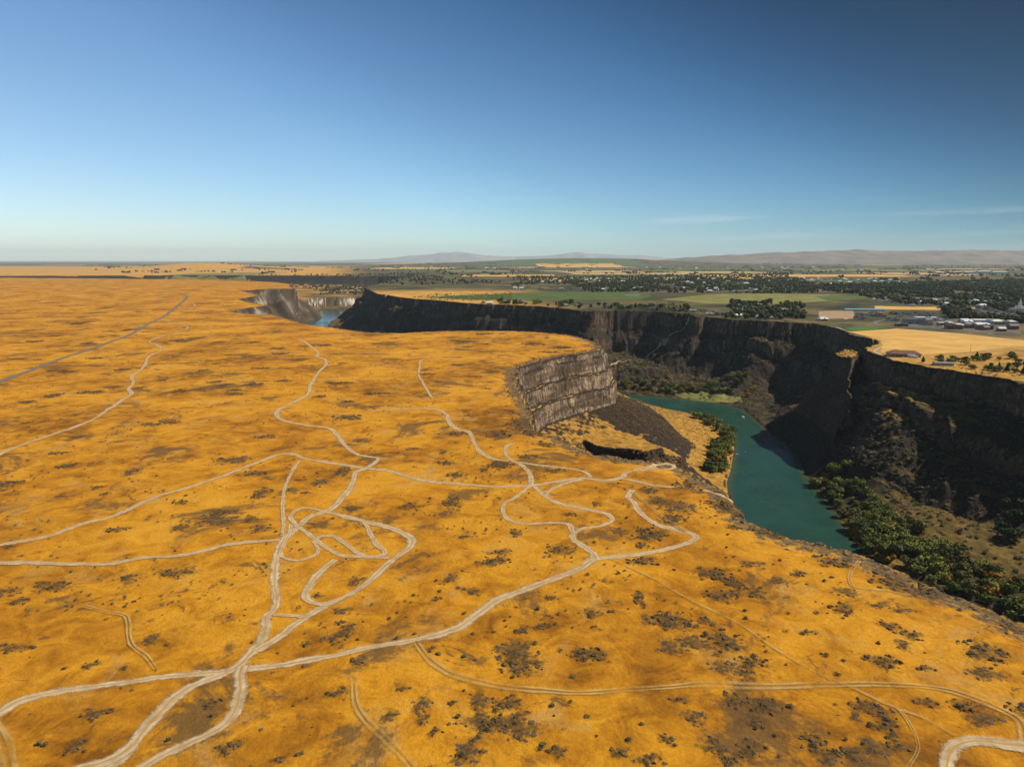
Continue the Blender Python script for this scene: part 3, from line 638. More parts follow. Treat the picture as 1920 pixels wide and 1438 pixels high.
GX = np.array(sorted(spaced(-1150, -60000, 9, 1.08) + list(np.arange(-1150, -420, 8.5)) + list(np.arange(-420, -60, 3.0))
                     + list(np.arange(-60, 620, 1.65)) + [620.0] + spaced(620, 60000, 2, 1.055)))
GY = np.array(list(np.arange(-70, 96, 7.0)) + list(np.arange(98, 330, 2.0)) + list(np.arange(330, 1160, 1.8))
              + list(np.arange(1160, 2000, 5.0)) + list(np.arange(2000, 3720, 11.0)) + list(np.arange(3722, 6000, 24.0)) + spaced(5990, 60000, 30, 1.08))
NX, NY = len(GX), len(GY)

POLY_LEFT = [(420, -400), (300, -60), (232, 60), (190, 130)] + RIM_LEFT + [(-960, 3000), (-1080, 3380), (-1300, 3800), (-1800, 4300),
            (-2700, 4700), (-4100, 5000), (-4400, 5800), (-90000, 5800), (-90000, -400)]
POLY_RIGHT = [(1000, -400), (800, 250), (690, 450), (580, 600)] + RIM_RIGHT + [(-700, 3500), (-760, 4300), (-820, 5300), (-1050, 5500),
            (-1700, 5600), (-2600, 5620), (-4100, 5450), (-4300, 5300), (-90000, 5300), (-90000, 90000), (90000, 90000), (90000, -400)]
POLY_UPPER = FALLS_EDGE + [(-700, 3700), (-700, 5900), (-4600, 5900), (-4600, 4400), (-1800, 4000), (-1200, 3500)]
RIVER = ([(700, 120), (520, 260), (400, 380), (330, 480)] + RIVER_RIGHT + [(100, 1370), (-80, 1420), (-300, 1680), (-430, 2100), (-600, 2500)]
         + LAGOON[::-1] + [(-740, 2300), (-600, 2050), (-440, 1600), (-130, 1300), (60, 1250)] + RIVER_LEFT[::-1]
         + [(215, 640), (215, 540), (240, 440), (300, 330), (420, 190), (580, 40)])

PROF_LEFT = np.array([(-400, 0), (0, 0), (1.3, -6), (4.5, -9), (6.6, -24), (11, -26), (13.2, -43), (18, -45), (20.5, -65), (25.5, -68),
                      (55, -82), (78, -94), (115, -127), (200, -146), (500, -220)], float)
PROF_RIGHT = np.array([(-400, 0), (0, 0), (2.5, -14), (7, -34), (38, -55), (42, -60), (48, -80), (58, -86), (100, -114), (122, -127), (140, -134), (500, -190)], float)
PROF_UPPER = np.array([(-400, 0), (0, 0), (10, -50), (16, -58), (60, -80), (500, -120)], float)
PROF_BENCH = np.array([(-400, 0), (0, 0), (2.5, -8), (9, -11), (45, -34), (110, -200), (500, -400)], float)
PROF_GULLY = np.array([(-400, 0), (0, 0), (15, -4), (60, -45), (90, -57), (150, -64), (195, -300), (500, -400)], float)
MOUNDS = [(412, 742, 24, 24), (372, 806, 18, 18), (392, 696, 15, 26), (436, 780, 14, 25), (300, 1420, 16, 40), (240, 1400, 12, 30),
          (470, 1330, 22, 35), (430, 1290, 14, 25), (330, 1500, 14, 35), (210, 1560, 20, 45)]

def prof(P, d): return np.interp(d, P[:, 0], P[:, 1])

def terrain(X, Y):
    X = X.astype(np.float64); Y = Y.astype(np.float64)
    w = 7.0 * noise(X, Y, 62, 1) + 3.6 * noise(X, Y, 19, 2) + 2.0 * noise(X, Y, 7.5, 3) + 0.8 * noise(X, Y, 3.6, 12)
    sL = signed(POLY_LEFT, X, Y); sR = signed(POLY_RIGHT, X, Y)
    sU = signed(POLY_UPPER, X, Y); sW = signed(RIVER, X, Y)
    far = smooth01((Y - 2200) / 900)
    roll = 1.3 * noise(X, Y, 170, 4) + 0.42 * noise(X, Y, 46, 5) + 0.16 * noise(X, Y, 13, 6) + 3.0 * smooth01((Y - 3500) / 4000) * noise(X, Y, 1500, 7)
    rimL = smooth01(1 - (-sL) / 26.0); rimR = smooth01(1 - (-sR) / 14.0)
    crag = 0.9 * noise(X, Y, 8, 8) + 0.45 * noise(X, Y, 3.7, 9)
    zl = -12 * smooth01((Y - 2300) / 2500) + roll + rimL * (np.maximum(crag, -0.35) * 1.3 - 1.4 * smooth01(1 - (-sL) / 30))
    wl_ = np.where(sL < -30, 0, w) * (0.55 + 0.9 * far)
    steep = 1 + 1.1 * smooth01((620 - Y) / 60) * (sL > 0)      # the near rim drops sheer
    hL = zl + prof(PROF_LEFT, (sL + wl_ * 0.9) * steep)
    gully = np.abs(noise(X, Y, 58, 28)); butt = noise(X, Y, 115, 29)
    wr_ = np.where(sR < -40, 0, w * (0.7 + 1.0 * smooth01((Y - 900) / 500)) + (11 * butt + 15 * (gully - 0.25) + 6 * (np.abs(noise(X, Y, 24, 30)) - 0.2)) * smooth01((sR + 40) / 40))
    wr_ = np.minimum(wr_, np.interp(sR, [-40, 0, 25], [0, 3.5, 60]))
    wr_ = wr_ + np.clip(sR, 0, 160) * 0.30 * noise(X, Y, 140, 31)
    prf = prof(PROF_RIGHT, sR + wr_)
    prf = prf * np.clip(1 + 0.55 * noise(X, Y, 165, 40) * smooth01((90 - sR) / 60), 0.55, 1.5)
    hR = -12 + roll * 0.8 + rimR * np.maximum(crag, -0.3) + prf
    hU = -82 + roll * 3 + prof(PROF_UPPER, sU + wr_ * 1.2)
    rough = 2.6 * noise(X, Y, 26, 10) + 1.3 * noise(X, Y, 9, 11) + 0.7 * noise(X, Y, 4, 13)
    floor = -138.6 + 0.11 * np.clip(sW, 0, 60) + 0.05 * np.clip(sW - 60, 0, 200) + (0.35 + 1.5 * smooth01((Y - 1180) / 80)) * rough * smooth01(sW / 25)
    sB = signed(BENCH, X, Y, 120); sG = signed(GULLY, X, Y, 200)
    hB = -81.5 + 0.3 * rough + prof(PROF_BENCH, sB + 0.5 * w)
    hG = -91 + 0.3 * rough + prof(PROF_GULLY, sG + 0.5 * w)
    sS = signed(SPUR, X, Y, 100)
    hS = np.where(sS < 98, -21 + 0.4 * rough + prof(PROF_RIGHT, 1.35 * sS + 1.3 * w + 9 * noise(X, Y, 30, 38) * smooth01(sS / 10)), -500)
    h = np.maximum.reduce([hR, hU, floor, hB, hG, hS])
    h = np.maximum(h, hL)
    wall = (np.minimum(sL, sR) > 4)
    h = h + np.where(wall & (sU > 0), 0.55 * rough, 0)
    h = h + np.where(wall & (sU > 0) & (X < -300), (7 * noise(X, Y, 55, 33) + 5 * np.abs(noise(X, Y, 30, 34)) + 3 * noise(X, Y, 19, 35)) * smooth01((np.minimum(sL, sR) - 4) / 20), 0)
    for mx, my, a, r in MOUNDS:
        h = h + np.where(wall, a * np.exp(-((X - mx) ** 2 + (Y - my) ** 2) / (2 * r * r)), 0)
    bank = -139.9 + np.where(sW < 0, 0.35 * np.maximum(sW, -14), np.interp(sW, [0, 2, 8, 30, 260], [0, 0.9, 7, 34, 420]))
    h = np.where((sL < 0) | (sR < 0), h, np.where(sU < 0, h, np.minimum(h, bank)))
    # far rises of the plain
    h = h + 85 * np.exp(-(((X + 4250) / 750) ** 2 + ((Y - 9600) / 900) ** 2)) + 10 * np.exp(-(((X + 5000) / 2600) ** 2 + ((Y - 11000) / 1600) ** 2))
    h = h + 170 * np.exp(-(((X - 1800) / 3400) ** 2 + ((Y - 17000) / 2200) ** 2))
    return h, sL, sR, sU, sW, sB, sS

XX, YY = np.meshgrid(GX, GY)
fx, fy = XX.ravel(), YY.ravel()
ZZ, SL, SR, SU, SW, SB, SS = terrain(fx, fy)
ZG = ZZ.reshape(NY, NX)

def ground_z(x, y):
    x = np.atleast_1d(np.asarray(x, float)); y = np.atleast_1d(np.asarray(y, float))
    i = np.clip(np.searchsorted(GX, x) - 1, 0, NX - 2); j = np.clip(np.searchsorted(GY, y) - 1, 0, NY - 2)
    u = (x - GX[i]) / (GX[i + 1] - GX[i]); v = (y - GY[j]) / (GY[j + 1] - GY[j])
    a, b, c, d = ZG[j, i], ZG[j, i + 1], ZG[j + 1, i], ZG[j + 1, i + 1]
    t1 = np.where(u >= v, a + (b - a) * u + (d - b) * v, a + (c - a) * v + (d - c) * u)
    t2 = np.where(u + v <= 1, a + (b - a) * u + (c - a) * v, d + (c - d) * (1 - u) + (b - d) * (1 - v))
    return np.maximum(t1, t2)
def gz(x, y): return float(ground_z(x, y)[0])

idx = np.arange(NX * NY).reshape(NY, NX)
quads = np.stack([idx[:-1, :-1], idx[:-1, 1:], idx[1:, 1:], idx[1:, :-1]], -1).reshape(-1, 4)
co = np.stack([fx, fy, ZZ], 1)
rock_attr = np.clip(np.maximum(smooth01(1 + SL / 27.0) * (SL < 4), smooth01(1 + SR / 7.0) * (SR < 4)), 0, 1)
rock_attr = np.where((SL < 0), rock_attr * 0.8, rock_attr * 0.62)
gold_attr = np.clip(smooth01((-0.20 - fx / np.maximum(fy, 1)) / 0.08) * smooth01((17000 - fy) / 5000) * (fy > 3000) + 0.75 * smooth01((1150 - fy) / 200) + smooth01((200 - fx) / 300) * smooth01((3000 - fy) / 400), 0, 1)
green_attr = np.clip(smooth01(1 - (SW - 40) / 60) * smooth01((fx - 250) / 40) * smooth01((1300 - fy) / 60) * smooth01((fx - 330) / 20 + (fy < 700))
                     + smooth01((fy - 1130) / 60) * 0.85, 0, 1)
green_attr = np.maximum(green_attr, 0.8 * smooth01((fx - 318) / 20) * smooth01((800 - fy) / 60) * (SW > 0))
green_attr = np.where(SU < 6, 0.75 * smooth01((noise(fx, fy, 240, 27) + 0.15) * 4), green_attr)
cone = line_distance([(128, 838), (150, 850), (185, 880)], fx, fy, 90)
cone_w = smooth01((62 + 14 * noise(fx, fy, 22, 36) - cone) / 14) * smooth01((SL - 18) / 8)
talus_attr = np.where((SL > 20) & (fy > 600) & (fy < 1020) & (fx < 260), np.maximum(1.25 * cone_w, -0.75), 0.35 * smooth01((fy - 900) / 200))
pale_attr = np.maximum(smooth01(1 - line_distance(FALLS_EDGE, fx, fy, 120) / 80), 0.55 * smooth01((-330 - fx) / 60) * smooth01((fy - 1250) / 60) * (SL < 150) * np.clip(0.45 + 1.2 * noise(fx, fy, 45, 37), 0, 1))
mid = lambda a: a[quads].mean(1)
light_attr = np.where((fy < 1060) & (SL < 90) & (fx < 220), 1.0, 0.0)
gzy, gzx = np.gradient(ZG, GY, GX)
slope = np.hypot(gzx, gzy).ravel()
steep_face = (mid(slope) > 0.62) & (np.minimum(np.abs(mid(SL)), np.abs(mid(SR))) < 45)
face_left = (mid(SL) < 2.0) & ~steep_face
face_right = (~face_left) & (mid(SR) < 2.0) & ~steep_face
face_canyon = ~(face_left | face_right)
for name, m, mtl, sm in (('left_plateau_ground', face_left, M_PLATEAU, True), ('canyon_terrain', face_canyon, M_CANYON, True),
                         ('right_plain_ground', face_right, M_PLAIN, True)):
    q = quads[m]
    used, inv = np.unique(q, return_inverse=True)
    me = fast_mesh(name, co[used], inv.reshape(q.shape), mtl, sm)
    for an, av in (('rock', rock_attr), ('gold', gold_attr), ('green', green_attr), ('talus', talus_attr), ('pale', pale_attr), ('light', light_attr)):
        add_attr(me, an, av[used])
    tag(link(name, me), kind='structure')

# river: one sheet inside the canyon, its shoreline is where the bed rises through it
wx, wy = np.arange(-1150, 900, 7.0), np.arange(-60, 3720, 7.0)
WXX, WYY = np.meshgrid(wx, wy)
wi = np.arange(len(wx) * len(wy)).reshape(len(wy), len(wx))
wq = np.stack([wi[:-1, :-1], wi[:-1, 1:], wi[1:, 1:], wi[1:, :-1]], -1).reshape(-1, 4)
wd = signed(RIVER, WXX.ravel(), WYY.ravel(), 120)
wq = wq[(wd[wq].min(1) < 14)]
used, inv = np.unique(wq, return_inverse=True)
wco = np.stack([WXX.ravel(), WYY.ravel(), np.full(WXX.size, -140.0)], 1)[used]
wme = fast_mesh('river_water', wco, inv.reshape(wq.shape), M_WATER, True)
add_attr(wme, 'shore', smooth01(1 + wd[used] / 16.0))
tag(link('river_water', wme), kind='structure')

# distant ranges -------------------------------------------------------------
def ridge(name, x0, x1, y, depth_m, crest, mtl, seed, n=320, rows=26):
    xs = np.linspace(x0, x1, n); vs = np.linspace(0, 1, rows)
    A, B = np.meshgrid(xs, vs)
    cx = np.array(crest)
    top = np.interp(A, cx[:, 0], cx[:, 1])
    shape = np.sin(np.clip(B, 0, 1) * math.pi) ** 0.8
    nn = noise(A, B * depth_m, depth_m * 0.35, seed) * 0.30 + noise(A, B * depth_m, depth_m * 0.12, seed + 1) * 0.30 + noise(A, B * depth_m, depth_m * 0.05, seed + 2) * 0.18
    z = -40 + (top + 40) * shape * (1 + nn * (0.25 + 0.75 * np.abs(B - 0.5) * 2))
    k = np.arange(n * rows).reshape(rows, n)
    q = np.stack([k[:-1, :-1], k[:-1, 1:], k[1:, 1:], k[1:, :-1]], -1).reshape(-1, 4)
    me = fast_mesh(name, np.stack([A.ravel(), (y + (B - 0.5) * depth_m).ravel(), z.ravel()], 1), q, mtl, True)
    return tag(link(name, me), kind='structure')

M_HILL = mat_simple('dry_hills', (0.085, 0.068, 0.05), (0.22, 0.165, 0.11), 0.0016, detail=9)
M_MOUNT = mat_simple('far_ranges', (0.20, 0.205, 0.21), (0.29, 0.29, 0.285), 0.0008, detail=8)
ridge('bare_hills', 4200, 46000, 25500, 7000, [(4200, -20), (5600, 130), (7400, 270), (9800, 390), (12500, 440), (15500, 455), (18500, 430), (24000, 470), (34000, 500), (46000, 380)], M_HILL, 21)
ridge('far_mountains', -11500, 13000, 41500, 7000, [(-11500, 50), (-7900, 170), (-5400, 420), (-4300, 500), (-3400, 570), (-2650, 540), (-1500, 370), (170, 300), (2080, 350), (3000, 460),
      (3860, 585), (4650, 470), (6000, 420), (7600, 390), (9500, 230), (13000, 60)], M_MOUNT, 31)

# ------------------------------------------------------------------ tracks, paths and roads
def resample(pts, step):
    P = np.array(pts, float)
    # Catmull-Rom through the points
    Q = np.vstack([2 * P[0] - P[1], P, 2 * P[-1] - P[-2]])
    out = []
    for i in range(1, len(Q) - 2):
        p0, p1, p2, p3 = Q[i - 1], Q[i], Q[i + 1], Q[i + 2]
        t = np.linspace(0, 1, 14, endpoint=False)[:, None]
        out.append(0.5 * (2 * p1 + (p2 - p0) * t + (2 * p0 - 5 * p1 + 4 * p2 - p3) * t ** 2 + (3 * p1 - p0 - 3 * p2 + p3) * t ** 3))
    C = np.vstack(out + [P[-1:]])
    s = np.concatenate([[0], np.cumsum(np.hypot(*np.diff(C, axis=0).T))])
    n = max(4, int(s[-1] / step))
    t = np.linspace(0, s[-1], n)
    return np.stack([np.interp(t, s, C[:, 0]), np.interp(t, s, C[:, 1])], 1), t

TRACK_POINTS = []
def ribbon(name, pts, width, mtl, lift, step=1.3, wob=0.10, nk=9):
    C, t = resample(pts, step)
    T = np.gradient(C, axis=0); T /= np.hypot(T[:, 0], T[:, 1])[:, None] + 1e-9
    N = np.stack([-T[:, 1], T[:, 0]], 1)
    jig = noise(t, t * 0 + lift * 900, 17, 5) * 0.5
    C = C + N * (jig * wob * width)[:, None]
    wv = width * 1.02 * (1 + 0.38 * noise(t, t * 0 + lift * 500, 23, 6) + 0.25 * noise(t, t * 0 + lift * 300, 6, 8))     # the outer third fades into the grass
    U = np.linspace(-1, 1, nk)
    X = C[:, 0:1] + N[:, 0:1] * U * wv[:, None] * 0.5; Y = C[:, 1:2] + N[:, 1:2] * U * wv[:, None] * 0.5
    Z = ground_z(X.ravel(), Y.ravel()).reshape(X.shape) + lift
    n = len(C); k = np.arange(n * nk).reshape(n, nk)
    q = np.stack([k[:-1, :-1], k[:-1, 1:], k[1:, 1:], k[1:, :-1]], -1).reshape(-1, 4)
    me = fast_mesh(name, np.stack([X.ravel(), Y.ravel(), Z.ravel()], 1), q, mtl, True)
    add_attr(me, 'across', np.tile(U, n)); add_attr(me, 'along', np.repeat(t, nk))
    TRACK_POINTS.append((C, wv))
    return link(name, me)

NAMES = {'dirt': 'dirt_track', 'faint': 'grassy_track', 'asphalt': 'paved_road', 'apron': 'gravel_apron', 'path': 'footpath'}
for i, (label, width, kind, pts) in enumerate(TRACKS):
    o = ribbon(NAMES[kind], pts, width, M_TRACK[kind], 0.07 + 0.007 * i, 1.3 if kind != 'asphalt' else 4, 0.10 if kind != 'asphalt' else 0.0)
    tag(o, label=label, kind='structure')
for i, (label, width, kind, pts) in enumerate(ROADS):
    if kind == 'path': pts = [(a + 7, b) for a, b in pts if gz(a + 7, b) > -17]
    o = ribbon(NAMES[kind], pts, width, M_TRACK[kind], 0.22 + 0.008 * i, 3, 0.05)
    tag(o, label=label, kind='structure')
TP = np.vstack([c for c, w in TRACK_POINTS]); TW = np.concatenate([w for c, w in TRACK_POINTS])
def track_gap(x, y):
    d = np.hypot(TP[:, 0] - x, TP[:, 1] - y) - TW * 0.42
    return float(d.min())

# ------------------------------------------------------------------ fields on the plain
FIELD_MATS = {
    'green': mat_simple('alfalfa', (0.045, 0.070, 0.014), (0.085, 0.115, 0.024), 0.02), 'meadow': mat_simple('mown_meadow', (0.10, 0.11, 0.025), (0.22, 0.19, 0.055), 0.02),
    'gold': mat_simple('stubble', (0.40, 0.225, 0.055), (0.58, 0.34, 0.09), 0.025, detail=8), 'lawn': mat_simple('watered_lawn', (0.04, 0.10, 0.012), (0.07, 0.14, 0.02), 0.1),
    'plough': mat_simple('ploughed_soil', (0.09, 0.055, 0.035), (0.14, 0.09, 0.055), 0.05), 'tan': mat_simple('tan_stubble', (0.33, 0.23, 0.10), (0.43, 0.31, 0.14), 0.02),
    'lot': mat_simple('grey_lot', (0.05, 0.045, 0.036), (0.15, 0.12, 0.085), 0.03, detail=8),
    'dirt': mat_simple('graded_soil', (0.24, 0.16, 0.09), (0.34, 0.24, 0.14), 0.06)}
def field(kind, pts, lift, label=None):
    P = np.array(pts, float)
    c = P.mean(0)
    # dense fan so that the sheet follows the ground
    n = len(P); rings = 14; per = 12
    B = np.vstack([P[i] + (P[(i + 1) % n] - P[i]) * np.linspace(0, 1, per, endpoint=False)[:, None] for i in range(n)])
    V = np.vstack([[c]] + [c + (B - c) * (r / rings) for r in range(1, rings + 1)])
    m = len(B)
    z = ground_z(V[:, 0], V[:, 1]) + lift
    F = [(0, 1 + i, 1 + (i + 1) % m) for i in range(m)]
    F += [(1 + (r - 1) * m + i, 1 + r * m + i, 1 + r * m + (i + 1) % m, 1 + (r - 1) * m + (i + 1) % m) for r in range(1, rings) for i in range(m)]
    me = mesh('field', np.column_stack([V, z]), F, FIELD_MATS[kind], True)
    o = link('field', me); tag(o, kind='structure', label=label or None)
    return o
fl = 0.25
meadow = field('meadow', RIVER_MEADOW, 0.5, 'bright green grass flat on the far river bank'); meadow.name = 'riverside_meadow'
for i, (label, kind, pts) in enumerate(FIELDS):
    fl += 0.012
    if not label:                                   # section lines run square on the plain
        P = np.array(pts); y0, y1 = P[:, 1].min(), P[:, 1].max(); cx = P[:, 0].mean(); wd_ = (abs(P[1, 0] - P[0, 0]) + abs(P[2, 0] - P[3, 0])) / 4
        pts = [(cx - wd_, y0), (cx + wd_, y0), (cx + wd_, y1), (cx - wd_, y1)]
        far_l = 2.5
    else: far_l = 0
    field(kind, pts, fl + far_l, label)
for i in range(90):
    y = 3800 * (6.0 ** random.random()); x = random.uniform(-0.7, 0.75) * y
    w, d = random.uniform(180, 520) * (1 + y / 9000), random.uniform(150, 480) * (1 + y / 7000)
    if y < 5900 and x < 300: continue
    a = 0.12
    c, s = math.cos(a), math.sin(a)
    pts = [(x + c * u * w / 2 - s * v * d / 2, y + s * u * w / 2 + c * v * d / 2) for u, v in ((-1, -1), (1, -1), (1, 1), (-1, 1))]
    field(random.choice(['green', 'meadow', 'gold', 'tan', 'green', 'plough', 'meadow']), pts, 0.9 + 0.01 * i)

# ------------------------------------------------------------------ rock, leaf and tree builders
def ico0():
    t = (1 + 5 ** 0.5) / 2
    v = np.array([(-1, t, 0), (1, t, 0), (-1, -t, 0), (1, -t, 0), (0, -1, t), (0, 1, t), (0, -1, -t), (0, 1, -t), (t, 0, -1), (t, 0, 1), (-t, 0, -1), (-t, 0, 1)], float)
    v /= np.linalg.norm(v[0])
    f = np.array([(0, 11, 5), (0, 5, 1), (0, 1, 7), (0, 7, 10), (0, 10, 11), (1, 5, 9), (5, 11, 4), (11, 10, 2), (10, 7, 6), (7, 1, 8),
                  (3, 9, 4), (3, 4, 2), (3, 2, 6), (3, 6, 8), (3, 8, 9), (4, 9, 5), (2, 4, 11), (6, 2, 10), (8, 6, 7), (9, 8, 1)])
    return v, f
ICO_V, ICO_F = ico0()

def boulders(C, S, flat=0.6, jitter=0.28):
    """C (n,3) centres, S (n,) radii -> joined verts, faces"""
    n = len(C)
    V = ICO_V[None] * (1 + RNG.uniform(-jitter, jitter, (n, 12, 1)))
    V = V * np.stack([RNG.uniform(0.75, 1.4, n), RNG.uniform(0.75, 1.4, n), flat * RNG.uniform(0.6, 1.3, n)], 1)[:, None]
    a = RNG.uniform(0, 6.28, n); ca, sa = np.cos(a)[:, None], np.sin(a)[:, None]
    V = np.stack([V[..., 0] * ca - V[..., 1] * sa, V[..., 0] * sa + V[..., 1] * ca, V[..., 2]], -1)
    V = V * np.asarray(S)[:, None, None] + np.asarray(C)[:, None]
    F = ICO_F[None] + (np.arange(n) * 12)[:, None, None]
    return V.reshape(-1, 3), F.reshape(-1, 3)

def nearest_track_label(x, y):
    best, lab = 1e9, ''
    for (c, w), (label, *_r) in zip(TRACK_POINTS, TRACKS):
        d = float(np.hypot(c[:, 0] - x, c[:, 1] - y).min())
        if d < best: best, lab = d, label
    return best, lab

def rim_gap(x, y):
    P = np.array(RIM_LEFT); return float(np.hypot(P[:, 0] - x, P[:, 1] - y).min())

def where_on_plateau(x, y):
    d, lab = nearest_track_label(x, y)
    if rim_gap(x, y) < 22: return 'on the canyon rim'
    if d < 14: return 'beside the ' + lab
    if d < 60: return 'in open grass off the ' + lab
    return 'in open grass far from any track'

# dark lava outcrops on the near plateau ------------------------------------------------
def outcrop(x, y, rx, ry, slab):
    n = int(min(260, 30 + rx * ry * 3.0))
    m = n * 5
    r = RNG.random(m) ** 0.62; th = RNG.uniform(0, 6.28, m); tilt = RNG.uniform(0, 3.14)
    px, py = rx * r * np.cos(th), ry * r * np.sin(th)
    keep = (noise(px + x, py + y, max(1.6, 0.42 * min(rx, ry)), 14) + 0.5 * noise(px + x, py + y, 1.6, 17)) > 0.02 + 0.25 * r
    px, py = px[keep][:n], py[keep][:n]
    if len(px) < 6: px, py = rx * .5 * r[:9] * np.cos(th[:9]), ry * .5 * r[:9] * np.sin(th[:9])
    s = (0.13 + 0.62 * RNG.random(len(px)) ** 3.4) * min(1.3, 0.6 + 0.07 * math.sqrt(rx * ry))
    z = ground_z(px + x, py + y) - gz(x, y)
    V, F = boulders(np.stack([px, py, z - 0.02 * s], 1), s, 0.36 if slab else 0.80, 0.36)
    root = link('lava_outcrop', None, loc=(x, y, gz(x, y)))
    st = link('stones', fast_mesh('stones', V, F, M_ROCK_FLAT if slab else M_ROCK, False), root); st['kind'] = 'stuff'
    # low stony skirt under the stones, ragged at its rim
    k = 30; rings = 5
    pts, zz = [(0, 0)], [0.12]
    ph = [random.uniform(0, 6.28) for _ in range(3)]
    for i in range(1, rings + 1):
        for j in range(k):
            t = j / k * 2 * math.pi
            rr = i / rings * (1.0 + 0.22 * math.sin(2 * t + ph[0]) + 0.16 * math.sin(3 * t + ph[1]) + 0.10 * math.sin(5 * t + ph[2]))
            pts.append((rx * 1.25 * rr * math.cos(t), ry * 1.25 * rr * math.sin(t)))
            zz.append((0.14 * random.random() + 0.10) if i < rings else 0.04)
    P = np.array(pts); zs = ground_z(P[:, 0] + x, P[:, 1] + y) - gz(x, y) + np.array(zz)
    F2 = [(0, 1 + j, 1 + (j + 1) % k) for j in range(k)] + [(1 + (i - 1) * k + j, 1 + i * k + j, 1 + i * k + (j + 1) % k, 1 + (i - 1) * k + (j + 1) % k) for i in range(1, rings) for j in range(k)]
    skirt = mesh('stony_ground', np.column_stack([P, zs]), F2, M_SKIRT, True)
    add_attr(skirt, 'edge', [0.0] + [(i / rings) for i in range(1, rings + 1) for j in range(k)])
    link('stony_ground', skirt, root)
    size = 'broad' if rx * ry > 60 else ('small' if rx * ry < 14 else ('long' if max(rx, ry) > 1.8 * min(rx, ry) else 'low'))
    look = 'grey lava slabs' if slab else 'dark lava outcrop'
    return tag(root, f'{size} {look} {where_on_plateau(x, y)}', 'rock outcrop', 'lava outcrops scattered over the golden plateau')

def mat_skirt():
    b = NB('stony_scrub')
    b.color(b.ramp(b.noise(0.7, 6, 0.7), [(0.33, (0.040, 0.028, 0.015)), (0.50, (0.11, 0.066, 0.026)), (0.66, (0.26, 0.135, 0.025))]))
    e = b.math('ADD', b.attr('edge'), b.math('MULTIPLY', b.math('SUBTRACT', b.noise(0.8, 7, 0.85), 0.5), 3.0))
    a = b.step(e, 0.15, 0.80, 0.65, 0.0)
    tr = b.n.new("ShaderNodeBsdfTransparent"); mx = b.n.new("ShaderNodeMixShader")
    b.l.new(a, mx.inputs[0]); b.l.new(tr.outputs[0], mx.inputs[1]); b.l.new(b.bsdf.outputs[0], mx.inputs[2])
    b.l.new(mx.outputs[0], b.out.inputs[0])
    return b.m
M_SKIRT = mat_skirt()

for i, (x, y, rx, ry) in enumerate(OUTCROPS):
    outcrop(x, y, rx, ry, i % 4 == 1)
placed, tries = 0, 0
while placed < 190 and tries < 6000:
    tries += 1
    y = 135 + 900 * random.random() ** 1.7
    x = random.uniform(-0.80, 0.80) * (y + 20)
    if not inside(POLY_LEFT, np.array([x]), np.array([y]))[0]: continue
    dens = 0.5 + float(noise(np.array([x]), np.array([y]), 85, 16)[0]) + 0.25 * (x > 20)
    if rim_gap(x, y) < 25: dens += 0.5
    if random.random() > dens: continue
    r = random.uniform(0.9, 3.4) * (1 + y / 420)
    if track_gap(x, y) < r * 0.8 + 1: continue
    if rim_gap(x, y) < r + 2: continue
    outcrop(x, y, r * random.uniform(0.8, 1.9), r * random.uniform(0.7, 1.5), random.random() < 0.25)
    placed += 1

# further outcrops and loose stones, beyond counting ------------------------------------
def loose_rocks(name, label, n, box, cond, smin, smax, mtl, flat=0.6, clump=None):
    x = RNG.uniform(box[0], box[1], n * 4); y = RNG.uniform(box[2], box[3], n * 4)
    k = cond(x, y)
    if clump: k &= noise(x, y, clump, 18) > 0.22
    x, y = x[k][:n], y[k][:n]
    s = smin + (smax - smin) * RNG.random(len(x)) ** 2
    V, F = boulders(np.stack([x, y, ground_z(x, y) + 0.1 * s], 1), s, flat)
    return tag(link(name, fast_mesh(name, V, F, mtl, False)), label, 'rocks', kind='stuff')
inL = lambda x, y: inside(POLY_LEFT, x, y)
def in_canyon(x, y): return ~(inside(POLY_LEFT, x, y) | inside(POLY_RIGHT, x, y) | inside(RIVER, x, y))
def clear_of_tracks(x, y):
    r = np.zeros(x.shape, bool)
    for c, w in TRACK_POINTS:
        r |= line_distance([tuple(p) for p in c[::6]], x, y, 12.0) < 2.6
    return ~r
loose_rocks('loose_stones', 'loose dark stones strewn through the grass of the plateau', 3000, (-520, 420, 140, 1080), lambda x, y: inL(x, y) & clear_of_tracks(x, y), 0.15, 0.8, M_ROCK, 0.6, 24)
rimpoly = RIM_LEFT
loose_rocks('rim_boulders', 'dark boulders crowding the edge of the plateau', 3400, (-30, 170, 190, 960),
            lambda x, y: (line_distance(rimpoly, x, y, 40) < 4 + 16 * RNG.random(len(x)) ** 2) & (noise(x, y, 16, 39) > -0.15) & inL(x, y) & clear_of_tracks(x, y), 0.18, 1.2, M_ROCK_FLAT, 0.6)
loose_rocks('talus_boulders', 'dark basalt rubble fanning below the corner of the lit promontory cliff', 5200, (80, 270, 760, 960),
            lambda x, y: in_canyon(x, y) & (line_distance([(128, 838), (150, 850), (185, 880)], x, y, 90) < 58) & (line_distance(RIM_LEFT, x, y, 200) > 22), 0.3, 1.4, M_ROCK, 0.7)
loose_rocks('gully_rubble', 'black lava rubble below the scarp of the grassy bench', 2600, (30, 190, 610, 760),
            lambda x, y: in_canyon(x, y) & (line_distance(BENCH, x, y, 60, True) < 26) & (y < 690) & ~inside(BENCH, x, y), 0.4, 2.0, M_ROCK, 0.7)
loose_rocks('ledge_rubble', 'broken rock on the shaded ledges under the town side rim', 7000, (360, 620, 600, 1500),
            lambda x, y: in_canyon(x, y), 0.3, 1.7, M_ROCK_FLAT, 0.7)
loose_rocks('far_wall_rubble', 'tumbled rock and scrub on the far canyon wall', 5000, (-500, 480, 1330, 2200), in_canyon, 0.6, 3.2, M_ROCK_FLAT, 0.7, 60)

